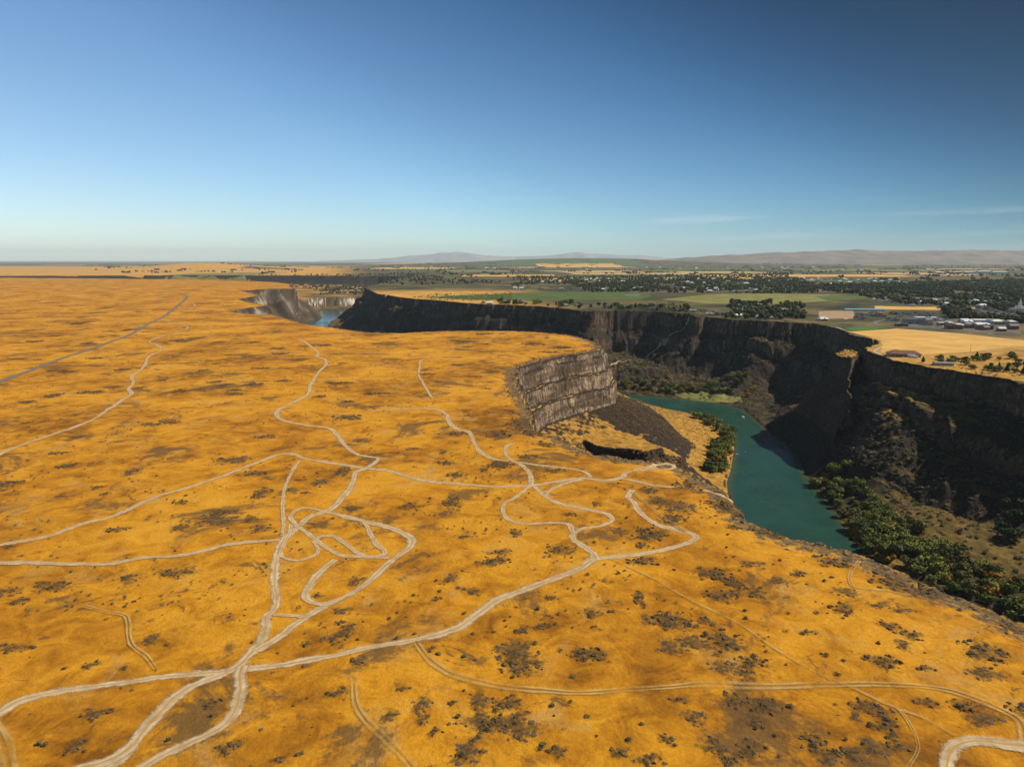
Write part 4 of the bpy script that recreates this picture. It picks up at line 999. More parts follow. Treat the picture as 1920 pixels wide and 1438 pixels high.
# leaves ---------------------------------------------------------------------------------
def leaf_cloud(lobes, n, size, seed):
    """quads scattered over and through a few uneven lobes; lobes = [(x,y,z,rx,ry,rz)]"""
    g = np.random.default_rng(seed)
    w = np.array([l[3] * l[4] + l[5] * l[3] for l in lobes]); w = w / w.sum()
    which = g.choice(len(lobes), n, p=w); Lb = np.array(lobes)[which]
    d = g.normal(size=(n, 3)); d /= np.linalg.norm(d, axis=1)[:, None]
    d[:, 2] = np.where(g.random(n) < 0.55, np.abs(d[:, 2]), d[:, 2])
    r = (0.62 + 0.42 * g.random(n) ** 0.7)[:, None]
    c = Lb[:, :3] + d * r * Lb[:, 3:]
    nrm = d + 0.55 * g.normal(size=(n, 3)); nrm /= np.linalg.norm(nrm, axis=1)[:, None]
    t = np.cross(nrm, g.normal(size=(n, 3))); t /= np.linalg.norm(t, axis=1)[:, None]; b = np.cross(nrm, t)
    s = size * g.uniform(0.55, 1.3, (n, 1))
    V = np.stack([c - t * s, c + b * s * 0.7, c + t * s, c - b * s * 0.7], 1)
    V += 0.18 * size * g.normal(size=V.shape)
    return V.reshape(-1, 3), np.arange(n * 4).reshape(n, 4)

def tree_meshes(kind, mtl, seed, h, spread, n, size):
    g = random.Random(seed)
    lobes = []
    if kind == 'conifer':
        for i in range(6):
            z = h * (0.2 + 0.14 * i); r = spread * (1 - i / 6.6)
            lobes.append((g.uniform(-.2, .2), g.uniform(-.2, .2), z, r, r, h * 0.12))
    else:
        for i in range(g.randint(8, 11)):
            a = g.uniform(0, 6.28); rr = spread * g.uniform(0.15, 0.75)
            s = spread * g.uniform(0.40, 0.66)
            lobes.append((rr * math.cos(a), rr * math.sin(a), h * g.uniform(0.20, 0.68), s, s * g.uniform(.8, 1.2), s * g.uniform(.6, .95)))
    V, F = leaf_cloud(lobes, n, size, seed)
    V[:, 2] = np.maximum(V[:, 2], 0.15)
    crown = fast_mesh('crown', V, F, mtl, False)
    # tapered trunk with limbs reaching the lobes
    tv, tf = [], []
    def limb(p, q, r0, r1, k=6):
        p, q = np.array(p, float), np.array(q, float); d = q - p; d /= np.linalg.norm(d)
        u = np.cross(d, (0.3, 0.9, 0.1)); u /= np.linalg.norm(u); v = np.cross(d, u); o = len(tv)
        for c, r in ((p, r0), ((p + q) / 2 + 0.05 * (u + v), (r0 + r1) / 2), (q, r1)):
            for j in range(k):
                t = j / k * 6.2832; tv.append(c + r * (u * math.cos(t) + v * math.sin(t)))
        for a in (0, 1):
            for j in range(k): tf.append((o + a * k + j, o + a * k + (j + 1) % k, o + (a + 1) * k + (j + 1) % k, o + (a + 1) * k + j))
    limb((0, 0, -0.8), (0.1, 0, h * 0.45), 0.045 * h, 0.025 * h)
    for l in lobes: limb((0.05, 0, h * 0.30), l[:3], 0.022 * h, 0.007 * h, 5)
    trunk = mesh('trunk', tv, tf, M_BARK, True)
    return crown, trunk

TREE_KINDS = {
    'willow': [tree_meshes('round', M_LEAF['green'], 100 + i, 8.5, 4.6, 620, 0.62) for i in range(4)],
    'cottonwood': [tree_meshes('round', M_LEAF['olive'], 120 + i, 10, 4.4, 560, 0.66) for i in range(3)],
    'autumn': [tree_meshes('round', M_LEAF['autumn'], 140 + i, 7.5, 3.8, 480, 0.58) for i in range(3)],
    'dark': [tree_meshes('round', M_LEAF['dark'], 160 + i, 9, 4.2, 520, 0.65) for i in range(3)],
    'conifer': [tree_meshes('conifer', M_LEAF['dark'], 180 + i, 10, 2.6, 460, 0.6) for i in range(2)],
}
def plant_tree(kind, x, y, s, label, group, name=None):
    crown, trunk = random.choice(TREE_KINDS[kind])
    root = link(name or {'conifer': 'conifer_tree'}.get(kind, 'broadleaf_tree'), None, loc=(x, y, gz(x, y) - 0.1), rotz=random.uniform(0, 6.28),
                scale=(s * random.uniform(.95, 1.3), s * random.uniform(.95, 1.3), s * random.uniform(.8, 1.05)))
    link('crown', crown, root); link('trunk', trunk, root)
    return tag(root, label, 'tree', group)

def scatter(poly, n, gap=0.0):
    P = np.array(poly); x0, y0 = P.min(0); x1, y1 = P.max(0)
    out, tries = [], 0
    while len(out) < n and tries < n * 60:
        tries += 1
        x, y = random.uniform(x0, x1), random.uniform(y0, y1)
        if not inside(poly, np.array([x]), np.array([y]))[0]: continue
        if gap and any((x - a) ** 2 + (y - b) ** 2 < gap * gap for a, b in out): continue
        out.append((x, y))
    return out

KIND_WORD = {'willow': 'dense green willow', 'cottonwood': 'olive green cottonwood', 'autumn': 'yellow and rust autumn tree', 'dark': 'dark green tree', 'conifer': 'dark pointed conifer'}
TREE_RULES = {   # zone: (kinds, spacing, scale range, place phrase, group)
    'far_bank': (['willow', 'cottonwood', 'dark', 'dark', 'autumn', 'willow'], 4.2, (0.95, 1.5), 'on the far bank below the ravine', 'trees on the far river bank'),
    'beach_bank': (['willow', 'cottonwood', 'willow', 'autumn', 'dark'], 3.6, (1.0, 1.55), 'beside the sandy flat in the river bend', 'trees lining the sandy flat'),
    'east_bank': (['willow', 'willow', 'willow', 'willow', 'willow', 'cottonwood', 'cottonwood', 'cottonwood', 'dark', 'autumn'], 4.0, (0.95, 1.5), 'in the riverside belt under the dark wall', 'belt of riverside trees under the dark wall'),
    'floor_dark': (['dark'], 7.0, (1.2, 1.7), 'in the shaded grove at the foot of the dark wall', 'shaded grove on the canyon floor'),
    'far_rim': (['dark', 'conifer', 'willow', 'dark'], 8.0, (1.0, 1.9), 'among the houses on the far rim', 'garden trees along the far rim'),
    'house_garden': (['dark', 'willow', 'conifer', 'cottonwood', 'cottonwood'], 5.0, (0.6, 1.15), 'near the brown roofed house on the rim', 'trees around the brown roofed rim house'),
}
for zname, n, poly in TREE_ZONES:
    kinds, gap, (s0, s1), place, group = TREE_RULES[zname]
    for x, y in scatter(poly, n, gap):
        if zname in ('far_bank', 'beach_bank', 'east_bank') and gz(x, y) < -139.9: continue
        if zname in ('far_rim', 'house_garden') and gz(x, y) < -16: continue
        k = random.choice(kinds); s = random.uniform(s0, s1)
        size = 'tall' if s > s0 + 0.68 * (s1 - s0) else ('low' if s < s0 + 0.3 * (s1 - s0) else 'middling')
        spot = place
        if zname.endswith('_bank'):
            dw = float(line_distance(RIVER, np.array([x]), np.array([y]), 60, True)[0])
            size += ' waterside' if dw < 9 else (' inland' if dw > 22 else ' mid belt')
        plant_tree(k, x, y, s, f'{size} {KIND_WORD[k]} {spot}', group)

# shrubs -----------------------------------------------------------------------------------
def shrub_mesh(mtl, seed, n=110):
    g = random.Random(seed)
    lobes = [(g.uniform(-.5, .5), g.uniform(-.5, .5), g.uniform(.3, .5), g.uniform(.4, .65), g.uniform(.4, .65), g.uniform(.3, .5)) for _ in range(5)]
    V, F = leaf_cloud(lobes, n, 0.16, seed)
    V[:, 2] = np.maximum(V[:, 2], -0.05)
    return fast_mesh('shrub', V, F, mtl, False)
SAGE = [shrub_mesh(M_LEAF['sage'], 200 + i) for i in range(4)]
GREYS = [shrub_mesh(M_LEAF['shrub'], 220 + i, 170) for i in range(3)] + [shrub_mesh(M_LEAF['olive'], 230, 170)]
def plant_shrub(me, x, y, s, label, group, name):
    o = link(name, me, loc=(x, y, gz(x, y) - 0.03), rotz=random.uniform(0, 6.28), scale=(s, s * random.uniform(.8, 1.25), s * random.uniform(.7, 1.1)))
    return tag(o, label, 'shrub', group)

# nearest sagebrush one by one
cl = [(150, -30), (160, 20), (175, -60), (190, 40), (210, -90), (230, -50), (250, -110), (170, 95), (200, 100), (240, -20), (270, 20), (150, 60), (180, -10)]
cnt, tries = 0, 0
while cnt < 170 and tries < 4000:
    tries += 1
    y = 136 + 190 * random.random() ** 1.4; x = random.uniform(-0.78, 0.78) * (y + 15)
    if not inside(POLY_LEFT, np.array([x]), np.array([y]))[0]: continue
    if float(noise(np.array([x]), np.array([y]), 26, 22)[0]) < 0.05 and random.random() < 0.82: continue
    if track_gap(x, y) < 0.7: continue
    plant_shrub(random.choice(SAGE), x, y, random.uniform(0.45, 1.15), 'dark sagebrush ' + where_on_plateau(x, y), 'sagebrush on the near plateau', 'sagebrush')
    cnt += 1
SHRUB_RULES = {'mound': ('grey green shrub on the sunlit mound below the dark wall', 'shrubs on the sunlit mound', 1.6, 3.4),
               'floor': ('grey green shrub on the open canyon floor behind the tree belt', 'shrubs on the canyon floor', 1.2, 3.2)}
def scatter_mass(name, label, pts, smin, smax, meshes):
    Vs, Fs, o = [], [], 0
    src = []
    for me in meshes:
        v = np.zeros(len(me.vertices) * 3, np.float32); me.vertices.foreach_get('co', v); v = v.reshape(-1, 3)
        src.append(v[: (len(v) // 4) * 4])
    for x, y in pts:
        v = random.choice(src); k = len(v) // 4
        sel = np.random.default_rng(int(abs(x * 31 + y * 7))).choice(k, min(k, 60), replace=False)
        v = v.reshape(k, 4, 3)[sel].reshape(-1, 3)
        s = random.uniform(smin, smax); a = random.uniform(0, 6.28)
        vx = v[:, 0] * math.cos(a) - v[:, 1] * math.sin(a); vy = v[:, 0] * math.sin(a) + v[:, 1] * math.cos(a)
        Vs.append(np.stack([vx * s + x, vy * s + y, v[:, 2] * s + gz(x, y) - 0.05], 1))
        Fs.append(np.arange(len(v)).reshape(-1, 4) + o); o += len(v)
    me = fast_mesh(name, np.vstack(Vs), np.vstack(Fs), meshes[0].materials[0], False)
    return tag(link(name, me), label, 'shrubs', kind='stuff')
MASS = {'beach': ('low sage dotted over the sandy flat inside the river bend', 0.5, 1.4, SAGE, 1.6),
        'ravine': ('scrub covering the slopes of the side ravine', 1.6, 4.0, GREYS[3:], 3.0),
        'far_talus': ('scrub on the talus under the far canyon wall', 1.8, 4.5, GREYS[3:], 3.0),
        'ravine_floor': ('dense scrub filling the mouth of the side ravine', 1.8, 4.6, GREYS[3:], 1.0),
        'thicket': ('riverside thicket continuing the tree belt downstream', 3.0, 6.5, GREYS[3:], 1.0),
        'dark_wall': ('scrub on ledges of the shaded wall', 1.5, 3.6, GREYS[3:], 1.0),
        'rim_scrub': ('low scrub along the town side rim', 0.8, 2.0, SAGE, 1.5)}
for zname, n, poly in SHRUB_ZONES:
    if zname in SHRUB_RULES:
        label, group, s0, s1 = SHRUB_RULES[zname]
        for x, y in scatter(poly, n, 1.6):
            if gz(x, y) < -139.5: continue
            plant_shrub(random.choice(GREYS), x, y, random.uniform(s0, s1), label, group, 'canyon_shrub')
    else:
        label, s0, s1, ms, f = MASS[zname]
        scatter_mass('scrub', label, [p for p in scatter(poly, int(n * f), 1.2) if gz(*p) > -139.6 and track_gap(*p) > 4], s0, s1, ms)
pts = []
while len(pts) < 1500:
    y = 170 + 620 * random.random(); x = random.uniform(-0.78, 0.5) * y
    if float(noise(np.array([x]), np.array([y]), 38, 23)[0]) < 0.12: continue
    pts.append((x, y))
pa = np.array(pts); ok = inside(POLY_LEFT, pa[:, 0], pa[:, 1]) & clear_of_tracks(pa[:, 0], pa[:, 1])
scatter_mass('distant_sagebrush', 'dark sagebrush dotted across the farther plateau', [tuple(p) for p in pa[ok]], 0.4, 1.1, SAGE)

# ------------------------------------------------------------------ buildings
def box(x0, x1, y0, y1, z0, z1):
    v = [(x0, y0, z0), (x1, y0, z0), (x1, y1, z0), (x0, y1, z0), (x0, y0, z1), (x1, y0, z1), (x1, y1, z1), (x0, y1, z1)]
    return v, [(0, 3, 2, 1), (4, 5, 6, 7), (0, 1, 5, 4), (1, 2, 6, 5), (2, 3, 7, 6), (3, 0, 4, 7)]
def gable(x0, x1, y0, y1, z, rise, over=0.5, hip=0.0, thick=0.22):
    x0 -= over; x1 += over; y0 -= over; y1 += over; ym = (y0 + y1) / 2
    top = [(x0, y0, z), (x1, y0, z), (x1, y1, z), (x0, y1, z), (x0 + hip, ym, z + rise), (x1 - hip, ym, z + rise)]
    v = top + [(a, b, c - thick) for a, b, c in top[:4]]
    return v, [(0, 1, 5, 4), (2, 3, 4, 5), (1, 2, 5), (3, 0, 4), (6, 9, 8, 7), (0, 6, 7, 1), (1, 7, 8, 2), (2, 8, 9, 3), (3, 9, 6, 0)]
M_WALL = {'white': mat_simple('white_siding', (0.55, 0.53, 0.48), (0.68, 0.66, 0.60), 0.8), 'tan': mat_simple('tan_siding', (0.34, 0.27, 0.19), (0.44, 0.36, 0.26), 0.8),
          'grey': mat_simple('grey_siding', (0.25, 0.25, 0.24), (0.36, 0.36, 0.35), 0.8), 'brick': mat_simple('brick', (0.20, 0.10, 0.06), (0.30, 0.17, 0.11), 1.5),
          'red': mat_simple('barn_red', (0.22, 0.018, 0.015), (0.30, 0.03, 0.025), 0.8)}
M_ROOF = {'dark': mat_simple('dark_shingle', (0.030, 0.028, 0.028), (0.065, 0.060, 0.058), 1.2), 'brown': mat_simple('brown_shingle', (0.12, 0.065, 0.045), (0.19, 0.11, 0.075), 1.2),
          'pale': mat_simple('pale_roof', (0.45, 0.44, 0.42), (0.62, 0.61, 0.58), 0.8), 'grey': mat_simple('grey_shingle', (0.14, 0.135, 0.13), (0.22, 0.21, 0.20), 1.2),
          'blue': mat_simple('blue_sheet', (0.10, 0.24, 0.34), (0.16, 0.32, 0.42), 0.5)}
M_GLASS = mat_simple('window_glass', (0.02, 0.025, 0.03), (0.05, 0.06, 0.07), 1.0, rough=0.1, spec=0.5)
M_DOOR = mat_simple('painted_door', (0.18, 0.10, 0.06), (0.24, 0.14, 0.09), 1.0)

WIN_ME = mesh('window', *box(-0.7, 0.7, -0.06, 0.06, 0, 1.2), M_GLASS)
DOOR_ME = mesh('door', *box(-0.55, 0.55, -0.07, 0.07, 0, 2.1), M_DOOR)
HOUSE_CACHE = {}
def house_parts(variant, wall, roof):
    key = (variant, wall, roof)
    if key not in HOUSE_CACHE:
        L_, W_, H_, hip = [(15, 10, 3.0, 0), (18, 11, 3.2, 4.5), (13, 9, 5.4, 0), (21, 12, 3.2, 5)][variant]
        w = mesh('wall', *box(-L_ / 2, L_ / 2, -W_ / 2, W_ / 2, -1.2, H_), M_WALL[wall])
        v, f = gable(-L_ / 2, L_ / 2, -W_ / 2, W_ / 2, H_ + 0.1, W_ * 0.30, 0.6, hip)
        if variant != 2:     # cross wing
            v2, f2 = gable(-W_ * 0.32, W_ * 0.32, -W_ / 2 - 3.0, 0, H_ + 0.06, W_ * 0.2, 0.4)
            v2 = [(x * 0.9 + L_ * 0.22, y, z) for x, y, z in v2]
            o = len(v); v = v + v2; f = f + [tuple(i + o for i in q) for q in f2]
        r = mesh('roof', v, f, M_ROOF[roof])
        HOUSE_CACHE[key] = (w, r, L_, W_, H_)
    return HOUSE_CACHE[key]

def house(x, y, variant, wall, roof, rot, s, label, group, detail):
    w, r, L_, W_, H_ = house_parts(variant, wall, roof)
    xs = [x + a * L_ * .5 * s for a in (-1, 1, 0)]; z = min(gz(a, b) for a in xs for b in (y - 5 * s, y + 5 * s))
    root = link('house', None, loc=(x, y, z + 0.5), rotz=rot, scale=s)
    link('wall', w, root); link('roof', r, root)
    if detail:
        for wx in (-0.32, -0.12, 0.34): link('window', WIN_ME, root, loc=(wx * L_, -W_ / 2 - 0.02, 1.0))
        link('window', WIN_ME, root, loc=(-L_ / 2 - 0.02, 0, 1.0), rotz=math.pi / 2)
        link('door', DOOR_ME, root, loc=(0.10 * L_, -W_ / 2 - 0.02, 0))
    return tag(root, label, 'house', group)

HR = {'rim_suburb': (['dark', 'dark', 'grey'], ['tan', 'grey', 'white'], 'in the suburb of dark roofs at the rim', 1.0, 1),
      'new_suburb': (['dark', 'dark', 'dark'], ['tan', 'white'], 'in the new suburb behind the small lawn', 1.0, 1),
      'east_suburb': (['dark', 'grey', 'dark'], ['tan', 'grey', 'white'], 'in the suburb behind the commercial blocks', 1.0, 0),
      'wooded_suburb': (['grey', 'dark', 'pale'], ['white', 'tan'], 'at the edge of the town woods', 1.0, 0),
      'pale_roof_suburb': (['pale', 'pale', 'grey', 'dark'], ['white', 'tan'], 'in the bright roofed suburb beyond the meadow', 1.3, 0),
      'meadow_edge': (['pale', 'grey'], ['white', 'tan'], 'on the far edge of the mown meadow', 1.1, 0),
      'green_field_edge': (['pale', 'dark', 'grey'], ['white'], 'on the far edge of the long green field', 1.1, 0),
      'orchard_belt': (['pale', 'grey'], ['white', 'tan'], 'among the tree belt behind the long green field', 1.3, 0),
      'far_farms': (['pale', 'pale', 'grey'], ['white'], 'on the distant farm plain', 2.4, 0),
      'lot_offices': (['dark', 'pale', 'grey', 'pale'], ['white', 'tan', 'brick'], 'on the paved lots beside the commercial blocks', 1.05, 1),
      'falls_village': (['pale', 'grey'], ['white'], 'on the terrace above the waterfall', 1.5, 0)}
ROOFW = {'dark': 'dark roofed', 'grey': 'grey roofed', 'pale': 'pale roofed', 'brown': 'brown roofed'}
for zname, n, poly in HOUSE_ZONES:
    roofs, walls, place, s, det = HR[zname]
    for x, y in scatter(poly, n, 17 * s):
        rf = random.choice(roofs); wl_c = random.choice(walls)
        house(x, y, random.randrange(4), wl_c, rf, random.choice([0.12, 0.12 + math.pi / 2, 0.3]) + random.uniform(-.08, .08), s * random.uniform(0.85, 1.15),
              f'{ROOFW[rf]} {wl_c} walled house {place}', 'houses ' + place, det)
rim_words = ['at the left end of the far rim row', 'with a long ridge on the far rim', 'beside the dark trees on the far rim', 'above the pale cliff patches', 'next to the bare yard on the far rim', 'behind the far rim hedge',
             'between conifers on the far rim', 'over the side ravine', 'by the head of the ravine trail', 'on the corner of the shaded wall', 'on the edge above the shaded wall', 'set back from the shaded corner', 'above the ravine trail', 'by the small lawn on the rim']
for i, (x, y) in enumerate(RIM_HOUSES):
    rf = ['pale', 'dark', 'grey', 'grey', 'brown', 'dark', 'brown', 'dark', 'dark', 'grey', 'pale', 'dark', 'grey', 'pale'][i]
    house(x, y + 8, i % 4, ['white', 'tan', 'brick'][i % 3], rf, 0.1 + 0.2 * (i % 3), 1.1, f'{ROOFW[rf]} house {rim_words[i]}', 'houses along the far rim', 1)

# the brown roofed house on the near rim
SPECIAL['brown_house'] = (SPECIAL['brown_house'][0] + 18, SPECIAL['brown_house'][1] + 6)
x, y = SPECIAL['brown_house']; z = gz(x, y) - 0.2
root = tag(link('rim_house', None, loc=(x, y, z), rotz=-0.28, scale=1.25), 'long low house with brown hipped roof and pale wall on the canyon rim', 'house')
link('wall', mesh('wall', *box(-15, 15, -5, 5, -2, 3.2), M_WALL['tan']), root)
rr = link('roof', mesh('roof', *gable(-15, 15, -5, 5, 3.3, 3.0, 0.9, 6), M_ROOF['brown']), root)
link('hipped_wing', mesh('hipped_wing', *gable(-14, -1, -8, 6, 3.5, 3.4, 0.8, 6), M_ROOF['brown']), rr)
link('garage_wall', mesh('garage_wall', *box(2, 9, -8, -5.05, -2, 3.0), M_WALL['white']), root)
for wx in (-11, -7, -3): link('window', WIN_ME, root, loc=(wx, -5.03, 1.0))
link('door', DOOR_ME, root, loc=(0.6, -5.03, 0))
link('garage_door', mesh('garage_door', *box(3.5, 7.5, -8.1, -7.98, 0, 2.4), M_WALL['grey']), root)
x, y = SPECIAL['shed'][0] + 34, SPECIAL['shed'][1] + 22; z = gz(x, y)
root = tag(link('long_shed', None, loc=(x, y, z), rotz=-0.25), 'low grey roofed shed under the trees on the canyon rim', 'shed')
link('wall', mesh('wall', *box(-10, 10, -4, 4, -1.5, 2.6), M_WALL['grey']), root)
link('roof', mesh('roof', *gable(-10, 10, -4, 4, 2.7, 1.4, 0.6), M_ROOF['grey']), root)
# white trailer beside the brown roofed house
root = tag(link('white_trailer', None, loc=(SPECIAL['brown_house'][0] + 4, SPECIAL['brown_house'][1] - 17, gz(SPECIAL['brown_house'][0] + 4, SPECIAL['brown_house'][1] - 17)), rotz=-0.3),
           'white camping trailer parked beside the brown roofed rim house', 'trailer')
link('body', mesh('body', *box(-4.2, 4.2, -1.2, 1.2, 0.5, 2.9), M_WALL['white']), root)
for wx in (-1.0, 1.0):
    k = 12; vv = [(wx + 0.42 * math.cos(t / k * 6.283), yy, 0.42 + 0.42 * math.sin(t / k * 6.283)) for yy in (-1.25, -1.0) for t in range(k)]
    link('wheel', mesh('wheel', vv, [tuple(range(k)), tuple(range(2 * k - 1, k - 1, -1))] + [(t, (t + 1) % k, k + (t + 1) % k, k + t) for t in range(k)], M_ROOF['dark']), root)
link('window', WIN_ME, root, loc=(-2.4, -1.2, 1.5))

# red barn
x, y = SPECIAL['barn']; root = tag(link('red_barn', None, loc=(x, y, gz(x, y)), rotz=0.05), 'red barn with a long white roof behind the green field', 'barn')
link('wall', mesh('wall', *box(-22, 22, -8, 8, -1, 6), M_WALL['red']), root)
link('roof', mesh('roof', *gable(-22, 22, -8, 8, 6.1, 5, 1.0), M_ROOF['pale']), root)
link('door', mesh('door', *box(-2, 2, -8.15, -8.0, 0, 4), M_WALL['white']), root)
# white temple with a spire
x, y = SPECIAL['temple']; root = tag(link('white_temple', None, loc=(x, y, gz(x, y)), rotz=0.1, scale=0.75), 'white stone temple with a tall central spire at the town edge', 'temple')
link('wall', mesh('wall', *box(-24, 24, -13, 13, -1, 13), M_WALL['white']), root)
link('upper_tier', mesh('upper_tier', *box(-10, 10, -9, 9, 13, 19), M_WALL['white']), root)
sp = link('tower', mesh('tower', *box(-4, 4, -4, 4, 19, 28), M_WALL['white']), root)
link('spire', mesh('spire', [(-3, -3, 28), (3, -3, 28), (3, 3, 28), (-3, 3, 28), (0, 0, 46)], [(0, 1, 4), (1, 2, 4), (2, 3, 4), (3, 0, 4), (3, 2, 1, 0)], M_WALL['white']), sp)
for wx in (-19, -13, 13, 19): link('window', mesh('window', *box(-1, 1, -0.1, 0.1, 0, 7), M_GLASS), root, loc=(wx, -13.05, 3))
# long building with blue roof
x, y = SPECIAL['blue_roof']; root = tag(link('blue_roofed_barn', None, loc=(x, y, gz(x, y)), rotz=-0.1), 'very long low building with a light blue roof behind bare plots', 'building')
link('wall', mesh('wall', *box(-46, 46, -6, 6, -1, 3), M_WALL['tan']), root)
link('roof', mesh('roof', *gable(-46, 46, -6, 6, 3.1, 2.4, 0.8), M_ROOF['blue']), root)
# pond in the green field
x, y = SPECIAL['pond']; k = 24
pv = [(x + (28 + 4 * math.sin(3 * t)) * math.cos(t), y + (20 + 3 * math.cos(2 * t)) * math.sin(t)) for t in (i / k * 6.283 for i in range(k))]
zt = max(gz(a, b) for a, b in pv) + 0.55
tag(link('pond', mesh('pond', [(a, b, zt) for a, b in pv] + [(a, b, zt - 1.2) for a, b in pv], [tuple(range(k))] + [(i, k + i, k + (i + 1) % k, (i + 1) % k) for i in range(k)], M_ROOF['blue'])), kind='structure', label='small pale blue pond in the long green field')
# commercial blocks with flat roofs and parapets
cw = ['largest dark fronted commercial block by the curved street', 'long white roofed commercial block behind the dark one', 'small pale commercial block by the parking lot', 'dark two storey office facing the golden field',
      'narrow white office beside the parking lot', 'dark fronted office at the end of the parking lot', 'widest white commercial building near the side street', 'pale commercial hall beside the side street', 'low brown office by the curved street']
for i, (x, y, w) in enumerate(COMMERCIAL):
    d = w * 0.55; h = [8, 6, 5, 7, 6, 7, 7, 6, 5][i]
    root = tag(link('commercial_building', None, loc=(x, y, gz(x, y)), rotz=-0.25 + 0.1 * (i % 3)), cw[i], 'building', 'commercial blocks beside the golden field')
    wm = M_WALL[['grey', 'white', 'tan', 'brick', 'white', 'brick', 'white', 'tan', 'brick'][i]]
    link('wall', mesh('wall', *box(-w / 2, w / 2, -d / 2, d / 2, -1, h), wm), root)
    link('roof', mesh('roof', *box(-w / 2 - .4, w / 2 + .4, -d / 2 - .4, d / 2 + .4, h + 0.02, h + 0.7), M_ROOF[['dark', 'pale', 'pale', 'dark', 'pale', 'dark', 'pale', 'pale', 'grey'][i]]), root)
    for j in range(max(3, int(w / 6))):
        link('window', mesh('window', *box(-1.6, 1.6, -0.08, 0.08, 0, 2.4), M_GLASS), root, loc=(-w / 2 + 3 + j * 6, -d / 2 - 0.05, 1.0))
    link('entrance_tower', mesh('entrance_tower', *box(-w * .12, w * .12, -d / 2 - 1.5, -d / 2 + 3, -1, h + 2.2), wm), root)
for i, (x, y, w) in enumerate(FACTORY):
    root = tag(link('factory_hall', None, loc=(x, y, gz(x, y)), rotz=0.1), ['white factory hall at the near side of the distant works', 'shorter white hall of the distant works', 'longest white hall of the distant works', 'bright end hall of the distant works', 'small grey hall of the distant works'][i], 'factory', 'halls of the distant works')
    link('wall', mesh('wall', *box(-w / 2, w / 2, -25, 25, -2, 16), M_WALL['grey' if i == 4 else 'white']), root)
    link('roof', mesh('roof', *gable(-w / 2, w / 2, -25, 25, 16.1, 5, 1), M_ROOF['pale']), root)
    if i in (0, 2): link('silo', mesh('silo', *box(-w / 2 + 4, -w / 2 + 14, -33, -25.2, -2, 30), M_WALL['white']), root)
# utility pole
x, y = SPECIAL['pole']; k = 8
root = tag(link('utility_pole', None, loc=(x, y, gz(x, y))), 'thin wooden utility pole beside the lane of the golden field', 'pole')
link('post', mesh('post', [((0.2 - 0.06 * j) * math.cos(t / k * 6.283), (0.2 - 0.06 * j) * math.sin(t / k * 6.283), -0.8 + 11.8 * j) for j in (0, 1) for t in range(k)], [(t, (t + 1) % k, k + (t + 1) % k, k + t) for t in range(k)] + [tuple(range(k, 2 * k))], M_BARK), root)
link('crossarm', mesh('crossarm', *box(-1.2, 1.2, -0.08, 0.08, 10.2, 10.4), M_BARK), root)

# parked cars on the commercial lot
CAR_COL = [mat_simple('white_paint', (0.7, 0.7, 0.7), None, 1, 0.3, 0.5), mat_simple('grey_paint', (0.12, 0.13, 0.14), None, 1, 0.3, 0.5), mat_simple('red_paint', (0.3, 0.02, 0.02), None, 1, 0.3, 0.5)]
def car_body(m):
    prof_ = [(-2.2, .35), (-2.25, .8), (-1.5, .95), (-1.0, 1.45), (0.7, 1.48), (1.4, .98), (2.2, .85), (2.3, .35)]
    n = len(prof_); v = [(a, s * (0.85 if b < 1.2 else 0.7), b) for s in (-1, 1) for a, b in prof_]
    return mesh('body', v, [tuple(range(n - 1, -1, -1)), tuple(range(n, 2 * n))] + [(i, (i + 1) % n, n + (i + 1) % n, n + i) for i in range(n)], m)
CAR_ME = [car_body(m) for m in CAR_COL]
k = 10
WHEEL_ME = mesh('wheel', [(0.33 * math.cos(t / k * 6.283), yy, 0.33 + 0.33 * math.sin(t / k * 6.283)) for yy in (-.1, .1) for t in range(k)],
                [tuple(range(k)), tuple(range(2 * k - 1, k - 1, -1))] + [(t, (t + 1) % k, k + (t + 1) % k, k + t) for t in range(k)], M_ROOF['dark'])
CARW = ['white', 'dark grey', 'red']
for i in range(16):
    x, y = 800 + (i % 8) * 7.5 + random.uniform(-1, 1), 1262 + (i // 8) * 17 + random.uniform(-1, 1)
    c = random.choice([0, 0, 1, 1, 2])
    root = tag(link('parked_car', None, loc=(x, y, gz(x, y) + 0.02), rotz=1.4), f'{CARW[c]} car parked on the lot between the commercial blocks', 'car', f'{CARW[c]} cars on the commercial lot')
    link('body', CAR_ME[c], root)
    for wx in (-1.4, 1.4):
        for wy in (-.85, .85): link('wheel', WHEEL_ME, root, loc=(wx, wy, 0))

# ------------------------------------------------------------------ town trees: a far wood, beyond counting
def mass_trees(name, label, zones, mtl, size):
    pts = []
    for zname, n, poly in zones:
        P = np.array(poly); x0, y0 = P.min(0); x1, y1 = P.max(0)
        X = RNG.uniform(x0, x1, n * 14); Y = RNG.uniform(y0, y1, n * 14)
        k = inside(poly, X, Y) & (noise(X, Y, 190, 25) + 0.6 * noise(X, Y, 60, 26) > -0.12)
        pts.append(np.stack([X[k][:n], Y[k][:n]], 1))
    P = np.vstack(pts); n = len(P); z = ground_z(P[:, 0], P[:, 1])
    hs = size * RNG.uniform(0.5, 1.3, n)
    allV, allF, o = [], [], 0
    for j in range(3):
        off = RNG.normal(size=(n, 2)) * hs[:, None] * 0.22
        C = np.column_stack([P + off, z + hs * (0.42 + 0.18 * j)])
        V, F = boulders(C, hs * RNG.uniform(0.30, 0.5, n), 1.0, 0.34)
        allV.append(V); allF.append(F + o); o += len(V)
    me = fast_mesh(name, np.vstack(allV), np.vstack(allF), mtl, False)
    return tag(link(name, me), label, 'trees', kind='stuff')
def mat_mass(name, c1, c2):
    b = NB(name); b.color(b.ramp(b.noise(0.06, 4, 0.7), [(0.3, c1), (0.7, c2)])); return b.m
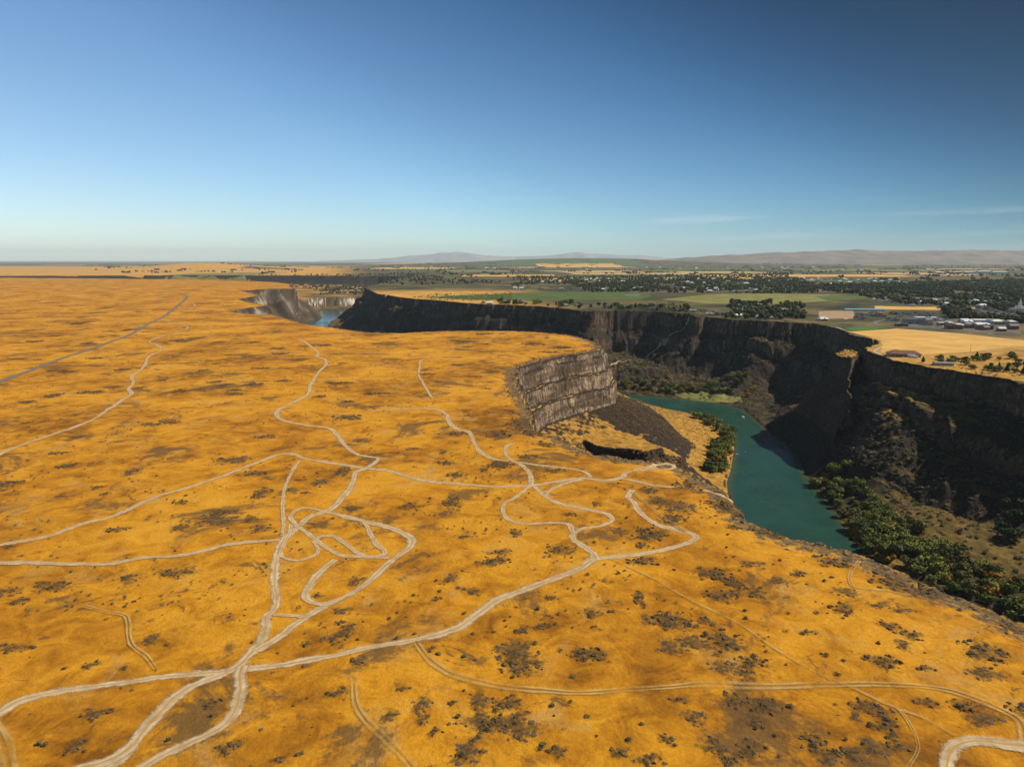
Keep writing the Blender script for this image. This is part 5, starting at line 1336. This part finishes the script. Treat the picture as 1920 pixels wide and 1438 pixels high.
mass_trees('town_woods', 'dark wood of town trees spreading behind the suburbs', TOWN_TREE_ZONES, mat_mass('town_leaves', (0.012, 0.022, 0.008), (0.055, 0.062, 0.022)), 9.5)
far = []
for i in range(240):      # clumps and shelter belts on the farm plain
    y = 4200 * (4.2 ** random.random()); x = random.uniform(-0.6, 0.78) * y
    if x < -0.2 * y and y < 6200: continue
    w, d = random.choice([(260, 20), (60, 60), (30, 160), (420, 25), (90, 50)])
    w *= 0.6 + y / 9000; 
    far.append(('clump', int(5 + y / 700), [(x - w / 2, y - d / 2), (x + w / 2, y - d / 2), (x + w / 2, y + d / 2), (x - w / 2, y + d / 2)]))
mass_trees('shelter_belts', 'rows and clumps of trees on the distant farm plain', far, mat_mass('far_leaves', (0.012, 0.022, 0.010), (0.040, 0.050, 0.022)), 13)

# ------------------------------------------------------------------ waterfall, boat and floats
M_FALL = mat_simple('falling_water', (0.36, 0.34, 0.30), (0.55, 0.54, 0.50), 0.12, 0.5)
FE = np.array(FALLS_EDGE)
def along(t):
    s = np.concatenate([[0], np.cumsum(np.hypot(*np.diff(FE, axis=0).T))]); t *= s[-1]
    return np.array([np.interp(t, s, FE[:, 0]), np.interp(t, s, FE[:, 1])])
for i, (t, w) in enumerate([(0.24, 4), (0.33, 7), (0.47, 4), (0.60, 3)]):
    c = along(t); v, f = [], []
    for r in range(9):
        zz = -81 - 59 * (r / 8) ; out_ = 8 + 12 * (r / 8) ** 0.5
        ww = w * (0.75 + 0.5 * r / 8)
        for q in range(6):
            v.append((c[0] + (q / 5 - 0.5) * ww, c[1] - out_ - 1.5 * math.sin(q * 1.9 + r), zz))
        for q in range(6): v.append((c[0] + (q / 5 - 0.5) * ww, c[1] - out_ + 6, zz))
    for r in range(8):
        for q in range(5):
            a = r * 12 + q; f.append((a, a + 1, a + 13, a + 12)); f.append((a + 6, a + 18, a + 19, a + 7))
        f.append((r * 12, r * 12 + 12, r * 12 + 18, r * 12 + 6)); f.append((r * 12 + 5, r * 12 + 11, r * 12 + 23, r * 12 + 17))
    tag(link('waterfall', mesh('waterfall', v, f, M_FALL, True)), 'white strand of waterfall dropping down the pale cliff into the blue pool', 'waterfall', 'strands of the distant waterfall')

x, y = SPECIAL['boat']
root = tag(link('motor_boat', None, loc=(x, y, -140.15), rotz=0.5), 'small white motor boat on the green river near the shadow edge', 'boat')
hv = []
for s in np.linspace(0, 1, 7):
    hw = 1.25 * (1 - max(0, (s - 0.45) / 0.55) ** 2); X_ = -3.6 + 7.4 * s
    hv += [(X_, -hw, 0.95 + 0.3 * s), (X_, -hw * 0.7, 0.1), (X_, 0, -0.25 + 0.3 * s), (X_, hw * 0.7, 0.1), (X_, hw, 0.95 + 0.3 * s), (X_, 0, 0.80 + 0.2 * s)]
hf = [(a * 6 + b, a * 6 + (b + 1) % 6, a * 6 + 6 + (b + 1) % 6, a * 6 + 6 + b) for a in range(6) for b in range(6)] + [tuple(range(5, -1, -1)), tuple(range(36, 42))]
link('hull', mesh('hull', hv, hf, CAR_COL[0]), root)
link('cabin', mesh('cabin', *box(-0.6, 1.4, -0.75, 0.75, 0.85, 1.9), M_WALL['white']), root)
link('canopy', mesh('canopy', *box(-2.6, 1.6, -0.95, 0.95, 2.15, 2.25), M_WALL['white']), root)
for px_, py_ in ((-2.5, -.85), (-2.5, .85), (1.5, -.85), (1.5, .85)): link('canopy_post', mesh('canopy_post', *box(px_ - .04, px_ + .04, py_ - .04, py_ + .04, 0.8, 2.15), M_WALL['grey']), root)
link('outboard_motor', mesh('outboard_motor', *box(-4.1, -3.6, -.25, .25, 0.1, 1.3), M_ROOF['dark']), root)
for i, kf in enumerate(('float1', 'float2', 'float3')):
    x, y = SPECIAL[kf]
    root = tag(link('kayak', None, loc=(x, y, -140.05), rotz=0.4 + i), 'tiny pale kayak out on the sunlit green river', 'kayak', 'tiny kayaks on the river')
    kv = []
    for s in np.linspace(-1, 1, 9):
        w = 0.38 * (1 - s * s) + 0.02
        kv += [(s * 2.2, -w, 0.22 + 0.15 * s * s), (s * 2.2, 0, -0.08 + 0.15 * s * s), (s * 2.2, w, 0.22 + 0.15 * s * s), (s * 2.2, 0, 0.30 + 0.12 * s * s)]
    link('hull', mesh('hull', kv, [(a * 4 + b, a * 4 + (b + 1) % 4, a * 4 + 4 + (b + 1) % 4, a * 4 + 4 + b) for a in range(8) for b in range(4)], CAR_COL[0]), root)
    link('seat', mesh('seat', *box(-.35, .1, -.2, .2, .25, .6), M_ROOF['dark']), root)

# ------------------------------------------------------------------ the hazy air
HB = box(-60400, 60400, -600, 60400, -185, 1000)
hm = bpy.data.materials.new('haze'); hm.use_nodes = True
hn = hm.node_tree.nodes; hn.clear()
ho = hn.new("ShaderNodeOutputMaterial"); hv_ = hn.new("ShaderNodeVolumePrincipled")
hv_.inputs['Color'].default_value = (0.78, 0.91, 1.0, 1)
hv_.inputs['Density'].default_value = 1.7e-5
hv_.inputs['Anisotropy'].default_value = 0.0
hm.node_tree.links.new(hv_.outputs[0], ho.inputs['Volume'])
tag(link('haze', mesh('haze', *HB, hm)), 'thin blue haze over the plain', 'haze', kind='stuff')
